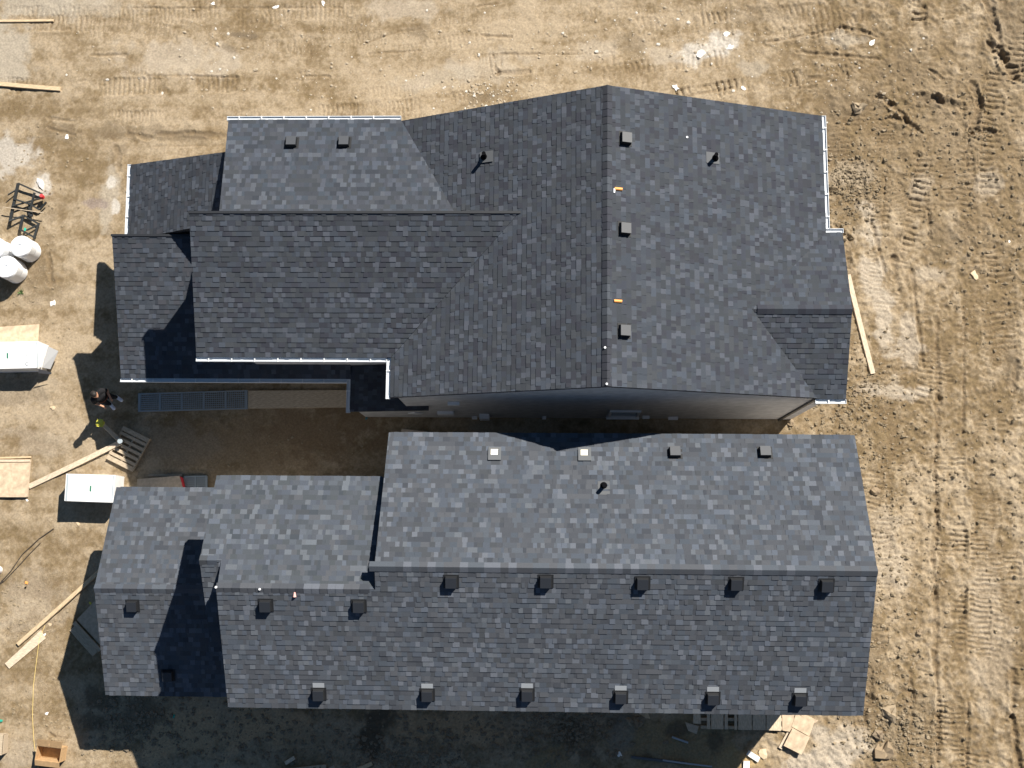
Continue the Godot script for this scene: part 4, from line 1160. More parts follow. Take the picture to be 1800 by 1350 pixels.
func carton(label: String, quad_top: Array, tall: float, letter: bool, flap: bool) -> void:
	# the four corners of the lid, clockwise from north-west
	var c := Vector2.ZERO
	for p in quad_top: c += p
	c /= 4.0
	var t := thing("white_carton", label, "carton", on(c))
	var top := []
	for p in quad_top: top.append(Vector3(p.x - c.x, tall, p.y - c.y))
	var st := begin()
	prism(st, top, Vector3(0, -tall + 0.02, 0))
	put("box", finish(st), M.white, t)
	var e: Vector3 = (top[1] - top[0]).normalized()
	var l: float = top[1].distance_to(top[0])
	var f: Vector3 = (top[3] - top[0]).normalized()
	var w: float = top[3].distance_to(top[0])
	var o: Vector3 = top[0]
	var s2 := begin()
	block(s2, o + e * (l * 0.5 + 0.0) + f * (w * 0.42) + Vector3(0, 0.003, 0), e * 0.05, Vector3(0, 0.004, 0), f * 0.18)
	put("handle_slot", finish(s2), M.ink, t)
	var s3 := begin()
	block(s3, o + e * 0.03 + f * 0.02 + Vector3(0, 0.003, 0), e * 0.06, Vector3(0, 0.006, 0), f * (w - 0.04))
	put("tape", finish(s3), M.wrap_grey, t)
	s3 = begin()
	block(s3, o + e * (l - 0.07) + f * 0.02 + Vector3(0, 0.003, 0), e * 0.035, Vector3(0, 0.006, 0), f * (w - 0.04))
	put("tape", finish(s3), M.wrap_grey, t)
	if letter:
		var tm := TextMesh.new()
		tm.text = "C"
		tm.font_size = 32
		tm.pixel_size = 0.0052
		tm.depth = 0.004
		var lt := put("letter", tm, M.ink_grey, t)
		lt.transform = Transform3D(Basis(e, -f, Vector3.UP), o + e * (l - 0.4) + f * (w - 0.14) + Vector3(0, 0.005, 0))
		var s5 := begin()
		block(s5, o + e * (l - 0.42) + f * 0.1 + Vector3(0, 0.003, 0), e * 0.018, Vector3(0, 0.004, 0), f * 0.4)
		put("printed_line", finish(s5), M.ink_grey, t)
	if flap:
		var a: Vector3 = top[1]
		var b: Vector3 = top[2]
		var dn := Vector3(0, -1, 0)
		var s4 := begin()
		prism(s4, [a + e * 0.03 + f * 0.06 + dn * 0.16, a + e * 0.2 + f * 0.12 + dn * 0.2, b + e * 0.07 - f * 0.06 + dn * 0.2, b + e * 0.03 - f * 0.04 + dn * 0.16], dn * 0.01)
		put("end_flap", finish(s4), M.white, t)
		var s6 := begin()
		prism(s6, [a + e * 0.21 + f * 0.13 + dn * 0.22, a + e * 0.47 + f * 0.26 + dn * 0.4, b + e * 0.27 - f * 0.02 + dn * 0.4, b + e * 0.09 - f * 0.05 + dn * 0.22], dn * 0.01)
		put("end_flap", finish(s6), M.inside, t)
		var s7 := begin()
		prism(s7, [b + e * 0.02 + f * 0.01 + dn * 0.1, b + e * 0.34 + f * 0.1 + dn * 0.34, b + e * 0.28 + f * 0.15 + dn * 0.42, b - e * 0.08 + f * 0.12 + dn * 0.3], dn * 0.01)
		put("end_flap", finish(s7), M.inside, t)

func roll(label: String, at: Vector2, r: float, tall: float) -> void:
	var t := thing("white_roll", label, "wrapped roll", on(at))
	var st := SurfaceTool.new()
	st.begin(Mesh.PRIMITIVE_TRIANGLES)
	st.set_smooth_group(0)
	var prof := [Vector2(r * 0.93, 0), Vector2(r, 0.06), Vector2(r * 0.985, tall * 0.5), Vector2(r, tall - 0.08), Vector2(r * 0.93, tall - 0.015), Vector2(r * 0.8, tall), Vector2(r * 0.35, tall - 0.015), Vector2(0.001, tall - 0.05)]
	var n := 28
	for i in n:
		var a := TAU * i / n
		var b := TAU * (i + 1) / n
		for k in prof.size() - 1:
			var p: Vector2 = prof[k]
			var q: Vector2 = prof[k + 1]
			var wa := 1.0 + 0.018 * sin(a * 5.0 + k) + 0.01 * sin(a * 11.0)
			var wb := 1.0 + 0.018 * sin(b * 5.0 + k) + 0.01 * sin(b * 11.0)
			quad(st, Vector3(cos(a) * p.x * wa, p.y, sin(a) * p.x * wa), Vector3(cos(b) * p.x * wb, p.y, sin(b) * p.x * wb), Vector3(cos(b) * q.x * wb, q.y, sin(b) * q.x * wb), Vector3(cos(a) * q.x * wa, q.y, sin(a) * q.x * wa))
	st.index()
	st.generate_normals()
	put("roll", st.commit(), M.wrap, t)
	# the twisted end of the wrapping
	var pts := []
	for i in 22:
		var a := i * 0.55
		var rr := r * (0.08 + 0.018 * i)
		pts.append(Vector3(cos(a) * rr - 0.04, tall - 0.02 + 0.012 * sin(i * 1.7), sin(a) * rr))
	put("twisted_end", tube(pts, 0.022, 5), M.wrap, t)

func big_clutter() -> void:
	pass
	# --- far left: boards, frames, rolls, cartons
	plank("plank", "thin plank at the top left edge, uppermost of two lying on the dirt", "plank", on(Vector2(-19.86, -18.12), 0.01), on(Vector2(-17.15, -18.13), 0.01), 0.09, 0.05, M.wood)
	plank("plank", "thicker tan plank below the thin one at the top left edge", "plank", on(Vector2(-19.67, -15.88), 0.01), on(Vector2(-16.71, -15.60), 0.01), 0.15, 0.06, M.wood)
	plank("plank", "long pale plank leaning along the right wall of the upper house", "plank", on(Vector2(9.86, -9.10), 0.02), on(Vector2(10.54, -5.82), 0.02), 0.16, 0.05, M.wood_pale)
	plank("plank", "long pale plank running from the plywood stack to the pallet", "plank", on(Vector2(-16.79, -1.99), 0.0), on(Vector2(-13.79, -3.45), 0.12), 0.17, 0.045, M.wood_pale)
	plank("plank", "long lumber running diagonally under the left end of the lower house", "plank", on(Vector2(-16.76, 3.02), 0.0), on(Vector2(-14.18, 0.63), 0.05), 0.13, 0.09, M.wood)
	poly_sheet("board", "wide pale board lying beside the long diagonal lumber", "board", [Vector2(-17.14, 3.62), Vector2(-16.06, 2.57), Vector2(-15.89, 2.83), Vector2(-16.99, 3.78)], 0.005, 0.03, M.wood_pale)
	poly_sheet("board", "dull plywood sheet half under the left eave of the lower house", "board", [Vector2(-14.92, 2.23), Vector2(-14.39, 1.64), Vector2(-13.64, 2.40), Vector2(-13.75, 3.28), Vector2(-14.10, 3.02)], 0.005, 0.02, M.ply_dull)
	plank("plank", "wide grey plank lowest of two beside the left eave of the lower house", "plank", on(Vector2(-15.05, 2.50), 0.01), on(Vector2(-14.25, 3.29), 0.01), 0.22, 0.04, M.wood_grey)
	plank("plank", "narrow plank on top of the wide grey plank by the left eave", "plank", on(Vector2(-14.99, 2.32), 0.055), on(Vector2(-14.09, 3.18), 0.055), 0.13, 0.04, M.wood_grey)
	# --- plywood under and beside the first carton
	poly_sheet("plywood_sheet", "tan plywood sheet under the white carton with the open flap", "plywood", [Vector2(-19.05, -7.21), Vector2(-16.85, -7.37), Vector2(-16.82, -5.95), Vector2(-18.93, -5.84)], 0.0, 0.03, M.ply)
	carton("white carton with a letter C, green slot and open grey end flap", [Vector2(-18.57, -6.60), Vector2(-16.47, -6.65), Vector2(-16.47, -5.77), Vector2(-18.49, -5.72)], 0.78, true, true)
	carton("closed white carton with a green slot beside the lower house", [Vector2(-15.25, -2.36), Vector2(-13.67, -2.33), Vector2(-13.68, -1.46), Vector2(-15.25, -1.50)], 0.8, false, false)
	var ps := thing("plywood_stack", "stack of tan plywood sheets at the left edge beside the long plank", "plywood stack", on(Vector2(-17.78, -2.18)))
	var pc: Vector2 = Vector2(-17.78, -2.18)
	var quad_l: Array = [Vector2(-18.67, -2.73), Vector2(-16.79, -2.76), Vector2(-16.80, -1.65), Vector2(-18.58, -1.64)]
	for i in 5:
		var list := []
		for p in quad_l: list.append(Vector3(p.x - pc.x + rng.randf_range(-0.015, 0.015), 0.022 + i * 0.022, p.y - pc.y + rng.randf_range(-0.012, 0.012)))
		var st := begin()
		prism(st, list, Vector3(0, -0.019, 0))
		put("sheet", finish(st), M.ply if i == 4 else M.ply_dull, ps)
	plank("plank", "narrow batten along the upper edge of the plywood stack", "plank", on(Vector2(-18.59, -2.81), 0.0), on(Vector2(-16.79, -2.82), 0.0), 0.09, 0.1, M.wood_pale)
	plank("plank", "thin slat half buried above the plywood stack", "plank", on(Vector2(-18.03, -2.91), 0.0), on(Vector2(-16.80, -2.95), 0.0), 0.06, 0.03, M.wood)
	roll("white wrapped roll nearest the black metal frames", Vector2(-17.32, -9.84), 0.36, 0.8)
	roll("white wrapped roll lowest of the three at the left edge", Vector2(-17.74, -9.13), 0.38, 0.8)
	roll("white wrapped roll cut by the left edge of the picture", Vector2(-18.21, -9.80), 0.36, 0.8)
	# --- black metal frames
	var fr := thing("metal_rack", "larger black metal frame lying tangled above the white rolls", "metal frame", on(Vector2(-17.45, -11.51)))
	var fc: Vector2 = Vector2(-17.45, -11.51)
	for a in [[Vector2(-17.83, -12.17), Vector2(-18.04, -10.83), 0.09], [Vector2(-17.83, -12.17), Vector2(-17.03, -11.83), 0.05], [Vector2(-17.95, -11.63), Vector2(-17.35, -11.43), 0.05], [Vector2(-17.99, -11.37), Vector2(-16.98, -11.71), 0.04], [Vector2(-18.04, -10.85), Vector2(-17.57, -11.07), 0.05], [Vector2(-17.26, -11.85), Vector2(-17.40, -11.07), 0.06], [Vector2(-17.35, -11.43), Vector2(-17.08, -11.27), 0.05], [Vector2(-17.08, -11.27), Vector2(-16.85, -11.53), 0.05], [Vector2(-17.43, -11.51), Vector2(-17.32, -11.03), 0.1], [Vector2(-18.15, -11.77), Vector2(-17.93, -11.95), 0.03]]:
		var st := begin()
		var q: Vector2 = a[0] - fc
		var r: Vector2 = a[1] - fc
		bar(st, Vector3(q.x, 0.12 + rng.randf() * 0.12, q.y), Vector3(r.x, 0.12 + rng.randf() * 0.1, r.y), a[2], 0.06)
		put("bar", finish(st), M.steel, fr)
	var rd := begin()
	cyl(rd, Vector3(Vector2(-16.98, -11.69).x - fc.x, 0.2, Vector2(-16.98, -11.69).y - fc.y), Vector3(Vector2(-16.96, -11.71).x - fc.x, 0.34, Vector2(-16.96, -11.71).y - fc.y), 0.08, 0.06, 8)
	put("red_cap", finish(rd), M.red, fr)
	var rod := begin()
	bar(rod, Vector3(Vector2(-18.26, -11.33).x - fc.x, 0.26, Vector2(-18.26, -11.33).y - fc.y), Vector3(Vector2(-16.86, -11.13).x - fc.x, 0.26, Vector2(-16.86, -11.13).y - fc.y), 0.025, 0.025)
	put("rod", finish(rod), M.wood_grey, fr)
	var f2 := thing("metal_rack", "smaller black metal frame lying between the larger frame and the rolls", "metal frame", on(Vector2(-17.37, -10.75)))
	fc = Vector2(-17.37, -10.75)
	for a in [[Vector2(-17.61, -11.09), Vector2(-17.69, -10.57), 0.09], [Vector2(-17.61, -11.09), Vector2(-17.04, -10.77), 0.06], [Vector2(-17.05, -10.81), Vector2(-17.17, -10.32), 0.07], [Vector2(-17.69, -10.59), Vector2(-17.12, -10.28), 0.06], [Vector2(-17.46, -10.55), Vector2(-17.10, -10.75), 0.04]]:
		var st := begin()
		var q: Vector2 = a[0] - fc
		var r: Vector2 = a[1] - fc
		bar(st, Vector3(q.x, 0.1 + rng.randf() * 0.08, q.y), Vector3(r.x, 0.1 + rng.randf() * 0.08, r.y), a[2], 0.05)
		put("bar", finish(st), M.steel, f2)
	chip("teal_scrap", "teal scrap lying on the smaller black frame", "scrap", Vector2(-17.52, -10.59), 0.09, M.teal, 0.15)
	# --- passage between the houses
	make_person(on(Vector2(-14.16, -4.80)), 0.86)
	var pl := pallet("weathered wooden pallet lying askew in the passage between the houses", on(Vector2(-13.57, -3.23)), -0.47, 0.98, 1.18, 7, M.wood_grey)
	pl.rotation.y = -0.44
	plank("plank", "short post with a yellow wrapped end lying towards the pallet", "plank", on(Vector2(-13.79, -3.47), 0.2), on(Vector2(-14.39, -4.05), 0.36), 0.14, 0.09, M.wood_grey)
	var yb := begin()
	for i in 6:
		var a := i * 1.05
		block(yb, Vector3(cos(a) * 0.07 - 0.06, 0.02 + 0.012 * i, sin(a) * 0.07 - 0.05), Vector3(0.13, 0.02, 0.03), Vector3(0, 0.03, 0), Vector3(-0.03, 0, 0.12))
	var yo := put("yellow_bundle", finish(yb), M.yellow)
	yo.position = on(Vector2(-14.39, -4.05), 0.4)
	tag(yo, "crumpled yellow bundle at the end of the short post", "bundle")
	var cup := begin()
	cyl(cup, Vector3.ZERO, Vector3(0, 0.1, 0), 0.07, 0.085, 8)
	var co := put("white_cup", finish(cup), M.wrap_grey)
	co.position = on(Vector2(-13.74, -3.45), 0.3)
	tag(co, "small white cup resting on the pallet where the planks meet", "cup")
	ramp("long grating ramp of five mesh panels lying below the white gutter", [Vector2(-13.36, -5.05), Vector2(-9.75, -5.18), Vector2(-9.72, -4.56), Vector2(-13.33, -4.45)], 5)
	ramp("short piece of mesh grating half hidden by the lower house eave", [Vector2(-11.69, -2.36), Vector2(-10.96, -2.38), Vector2(-10.93, -1.77), Vector2(-11.66, -1.75)], 2)
	poly_sheet("walkway_board", "long brown walkway board between the grating ramp and the porch", "board", [Vector2(-9.73, -5.16), Vector2(-6.10, -5.20), Vector2(-6.08, -4.64), Vector2(-9.71, -4.58)], 0.0, 0.08, M.wood_grey)
	poly_sheet("grey_panel", "pale grey panel with a red end beside the lower house eave", "panel", [Vector2(-13.17, -2.24), Vector2(-11.80, -2.36), Vector2(-11.62, -1.84), Vector2(-13.14, -1.72)], 0.12, 0.1, M.ply_dull)
	poly_sheet("red_strip", "short red strip at the end of the pale grey panel", "strip", [Vector2(-11.78, -2.34), Vector2(-11.70, -2.30), Vector2(-11.57, -1.84), Vector2(-11.62, -1.82)], 0.13, 0.1, M.red)
	plank("plank", "thin grey slat against the upper edge of the pale grey panel", "plank", on(Vector2(-12.88, -2.38), 0.0), on(Vector2(-11.77, -2.39), 0.0), 0.08, 0.04, M.wood_grey)
	poly_sheet("board", "thin pinkish board in the dark gap between the houses", "board", [Vector2(-4.67, -3.94), Vector2(-3.84, -3.85), Vector2(-3.84, -3.77), Vector2(-4.69, -3.84)], 0.05, 0.03, M.wood_pale)
	# --- below the lower house
	walkway()
	poly_sheet("plywood_sheet", "upper tilted plywood sheet in the sun at the end of the timber walkway", "plywood", [Vector2(7.74, 4.83), Vector2(8.31, 5.03), Vector2(8.13, 5.49), Vector2(7.60, 5.21)], 0.08, 0.02, M.ply)
	poly_sheet("plywood_sheet", "lower tilted plywood sheet in the sun beside the rough dirt", "plywood", [Vector2(7.62, 5.24), Vector2(8.13, 5.51), Vector2(7.87, 6.03), Vector2(7.33, 5.77)], 0.1, 0.02, M.ply)
	poly_sheet("plywood_sheet", "plywood offcut sticking out from under the lower house eave in the sun", "plywood", [Vector2(7.95, 4.81), Vector2(8.43, 5.03), Vector2(8.32, 5.11), Vector2(7.91, 4.88)], 0.03, 0.02, M.ply)
	plank("plank", "short plank under the lower tilted plywood sheet", "plank", on(Vector2(7.55, 5.36), 0.02), on(Vector2(7.24, 5.87), 0.02), 0.12, 0.06, M.wood_pale)
	poly_sheet("board", "square plywood panel at the sunny end of the timber walkway", "plywood", [Vector2(7.32, 4.79), Vector2(7.70, 4.78), Vector2(7.65, 5.38), Vector2(7.32, 5.33)], 0.05, 0.02, M.ply)
	poly_sheet("board", "irregular grey board left of the timber walkway", "board", [Vector2(4.35, 5.13), Vector2(4.77, 5.25), Vector2(4.70, 5.49), Vector2(4.44, 5.39)], 0.02, 0.02, M.ply_dull)
	poly_sheet("white_block", "larger white block in the sun at the bottom edge", "block", [Vector2(6.20, 6.07), Vector2(6.29, 5.94), Vector2(6.62, 6.14), Vector2(6.55, 6.29)], 0.02, 0.06, M.scrap)
	poly_sheet("white_block", "white block cut by the bottom edge below the larger one", "block", [Vector2(6.11, 6.26), Vector2(6.30, 6.26), Vector2(6.28, 6.56), Vector2(6.09, 6.56)], 0.02, 0.06, M.scrap)
	poly_sheet("board", "brown board corner sticking out under the lower house eave", "board", [Vector2(2.72, 4.78), Vector2(3.18, 4.81), Vector2(3.28, 5.05), Vector2(3.14, 5.03)], 0.02, 0.02, M.wood)
	plank("metal_stud", "long pale metal stud lying in the shaded mud at the bottom edge", "metal stud", on(Vector2(2.68, 6.19), 0.02), on(Vector2(4.33, 6.35), 0.02), 0.08, 0.05, M.galv_dull)
	plank("metal_stud", "thin pale metal stud continuing to the right in the mud", "metal stud", on(Vector2(3.64, 6.26), 0.08), on(Vector2(5.15, 6.44), 0.03), 0.05, 0.04, M.galv)
	plank("metal_bracket", "short bent metal bracket in the mud below the irregular board", "bracket", on(Vector2(3.94, 5.58), 0.04), on(Vector2(4.43, 5.74), 0.04), 0.06, 0.05, M.galv)
	poly_sheet("white_tile", "small white tile lying in the shaded mud", "tile", [Vector2(2.20, 6.06), Vector2(2.33, 6.03), Vector2(2.40, 6.16), Vector2(2.27, 6.20)], 0.01, 0.02, M.scrap)
	pallet("weathered pallet cut by the bottom edge of the picture", on(Vector2(-7.45, 7.17)), 0.14, 1.1, 1.5, 8, M.wood_grey).rotation.y = -1.45
	plank("plank", "short pale offcut lying on the pallet at the bottom edge", "plank", on(Vector2(-8.04, 6.52), 0.05), on(Vector2(-7.75, 6.34), 0.1), 0.12, 0.05, M.wood_pale)
	plank("plank", "short brown offcut right of the pallet at the bottom edge", "plank", on(Vector2(-5.78, 6.67), 0.04), on(Vector2(-5.34, 6.49), 0.04), 0.12, 0.06, M.wood)
	poly_sheet("board", "grey board corner between the pallet and the brown offcut", "board", [Vector2(-6.77, 6.68), Vector2(-6.53, 6.56), Vector2(-6.46, 6.68), Vector2(-6.56, 6.85)], 0.03, 0.03, M.wood_grey)
	# --- open cardboard box
	box_open()
	# --- crate at the left edge
	var cr := thing("wooden_crate", "weathered wooden crate cut by the left edge near the bottom", "crate", on(Vector2(-17.20, 6.05)))
	for i in 5:
		var st := begin()
		block(st, Vector3(-0.4 + i * 0.15, 0.3, -0.3), Vector3(0.11, 0, 0), Vector3(0, 0.02, 0), Vector3(0, 0, 0.62))
		put("slat", finish(st), M.wood_grey, cr)
	for z in [-0.3, 0.3]:
		var st := begin()
		block(st, Vector3(-0.4, 0.0, z), Vector3(0.71, 0, 0), Vector3(0, 0.29, 0), Vector3(0, 0, 0.02))
		put("side", finish(st), M.wood_grey, cr)
	for x in [-0.42, 0.32]:
		var st := begin()
		block(st, Vector3(x, 0.0, -0.278), Vector3(0.02, 0, 0), Vector3(0, 0.29, 0), Vector3(0, 0, 0.576))
		put("side", finish(st), M.wood_grey, cr)
	chip("teal_cloth", "teal cloth at the left edge above the weathered crate", "cloth", Vector2(-17.17, 5.39), 0.14, M.teal, 0.05)
	var bk := thing("white_bucket", "white bucket cut by the left edge beside the black cables", "bucket", on(Vector2(-17.59, 0.70)))
	var b1 := begin()
	cyl(b1, Vector3.ZERO, Vector3(0, 0.36, 0), 0.13, 0.155, 18)
	put("pail", finish(b1), M.wrap, bk)
	var b2 := begin()
	cyl(b2, Vector3(0, 0.362, 0), Vector3(0, 0.385, 0), 0.165, 0.16, 18)
	put("lid", finish(b2), M.wrap, bk)

# timber walkway: boards across three runners, one bay left open
func walkway() -> void:
	var t := thing("timber_walkway", "timber walkway of short boards along the foot of the lower house", "walkway", on(Vector2(5.93, 5.03)))
	var c: Vector2 = Vector2(5.93, 5.03)
	for a in [[Vector2(4.65, 4.82), Vector2(7.32, 4.79)], [Vector2(4.65, 5.03), Vector2(7.31, 5.01)], [Vector2(4.82, 5.26), Vector2(7.31, 5.26)]]:
		var st := begin()
		var q: Vector2 = a[0] - c
		var r: Vector2 = a[1] - c
		bar(st, Vector3(q.x, 0.06, q.y), Vector3(r.x, 0.06, r.y), 0.09, 0.1)
		put("runner", finish(st), M.wood_grey, t)
	for a in [
		[Vector2(4.59, 4.70), Vector2(4.81, 4.70), Vector2(4.81, 5.16), Vector2(4.58, 5.15)], [Vector2(5.01, 4.70), Vector2(5.11, 4.70), Vector2(5.10, 5.31), Vector2(5.00, 5.31)], [Vector2(5.14, 4.70), Vector2(5.52, 4.69), Vector2(5.50, 5.31), Vector2(5.13, 5.31)], [Vector2(5.55, 4.69), Vector2(5.65, 4.69), Vector2(5.64, 5.31), Vector2(5.54, 5.31)],
		[Vector2(5.85, 4.69), Vector2(5.94, 4.69), Vector2(5.92, 5.32), Vector2(5.84, 5.32)], [Vector2(5.97, 4.69), Vector2(6.38, 4.68), Vector2(6.37, 5.32), Vector2(5.96, 5.32)], [Vector2(6.41, 4.68), Vector2(6.81, 4.67), Vector2(6.80, 5.32), Vector2(6.40, 5.32)], [Vector2(6.84, 4.67), Vector2(7.29, 4.67), Vector2(7.27, 5.33), Vector2(6.82, 5.32)]]:
		var list := []
		var lift := rng.randf_range(0.112, 0.125)
		for p in a: list.append(Vector3(p.x - c.x, lift + 0.03, p.y - c.y))
		var st := begin()
		prism(st, list, Vector3(0, -0.03, 0))
		put("board", finish(st), M.wood_walk, t)

func ramp(label: String, q: Array, n: int) -> void:
	var c := Vector2.ZERO
	for p in q: c += p
	c /= 4.0
	var t := thing("grating_ramp", label, "grating", on(c))
	var P3 := func(u: float, v: float, y: float) -> Vector3:
		var a: Vector2 = q[0].lerp(q[1], u)
		var b: Vector2 = q[3].lerp(q[2], u)
		var r: Vector2 = a.lerp(b, v) - c
		return Vector3(r.x, y, r.y)
	for v in [0.02, 0.98]:
		var st := begin()
		bar(st, P3.call(0, v, 0.08), P3.call(1, v, 0.08), 0.03, 0.07)
		put("rail", finish(st), M.alu, t)
	for i in n + 1:
		var st := begin()
		bar(st, P3.call(clampf(float(i) / n, 0.012, 0.988), 0.04, 0.09), P3.call(clampf(float(i) / n, 0.012, 0.988), 0.96, 0.09), 0.08 if i == 0 or i == n else 0.055, 0.05)
		put("rung", finish(st), M.alu, t)
	for i in n:
		var st := begin()
		for k in 11:
			var u := (i + (k + 0.5) / 11.0) / n
			bar(st, P3.call(u, 0.04, 0.1), P3.call(u, 0.96, 0.1), 0.022, 0.012)
		for k in 9:
			var v := (k + 0.5) / 9.0
			bar(st, P3.call(float(i) / n, v, 0.106), P3.call(float(i + 1) / n, v, 0.106), 0.022, 0.012)
		put("mesh_panel", finish(st), M.alu, t)

func box_open() -> void:
	var t := thing("cardboard_box", "open cardboard box with folded flaps near the bottom left corner", "cardboard box", on(Vector2(-15.36, 6.29)), 0.0)
	t.rotation.y = -0.1
	var w := 0.78
	var d := 0.42
	var h := 0.45
	for a in [[-w / 2, -d / 2, w, 0.012], [-w / 2, d / 2, w, 0.012]]:
		var st := begin()
		block(st, Vector3(a[0], 0, a[1]), Vector3(a[2], 0, 0), Vector3(0, h, 0), Vector3(0, 0, a[3]))
		put("side", finish(st), M.card, t)
	for x in [-w / 2, w / 2 - 0.012]:
		var st := begin()
		block(st, Vector3(x, 0, -d / 2 + 0.013), Vector3(0.012, 0, 0), Vector3(0, h, 0), Vector3(0, 0, d - 0.014))
		put("side", finish(st), M.card, t)
	var bt := begin()
	block(bt, Vector3(-w / 2 + 0.013, 0.002, -d / 2 + 0.013), Vector3(w - 0.026, 0, 0), Vector3(0, 0.012, 0), Vector3(0, 0, d - 0.026))
	put("bottom", finish(bt), M.card, t)
	for a in [[-w / 2, 0.37], [-w / 2 + 0.39, 0.39]]:
		var st := begin()
		block(st, Vector3(a[0], h + 0.005, -d / 2), Vector3(a[1], 0, 0), Vector3(0, 0.008, 0), Vector3(0.03, 0.12, -0.22))
		put("flap", finish(st), M.card, t)
	var f3 := begin()
	block(f3, Vector3(-w / 2, h + 0.003, d / 2 + 0.012), Vector3(w, 0, 0), Vector3(0, 0.008, 0), Vector3(0.0, -0.08, 0.17))
	put("flap", finish(f3), M.card, t)

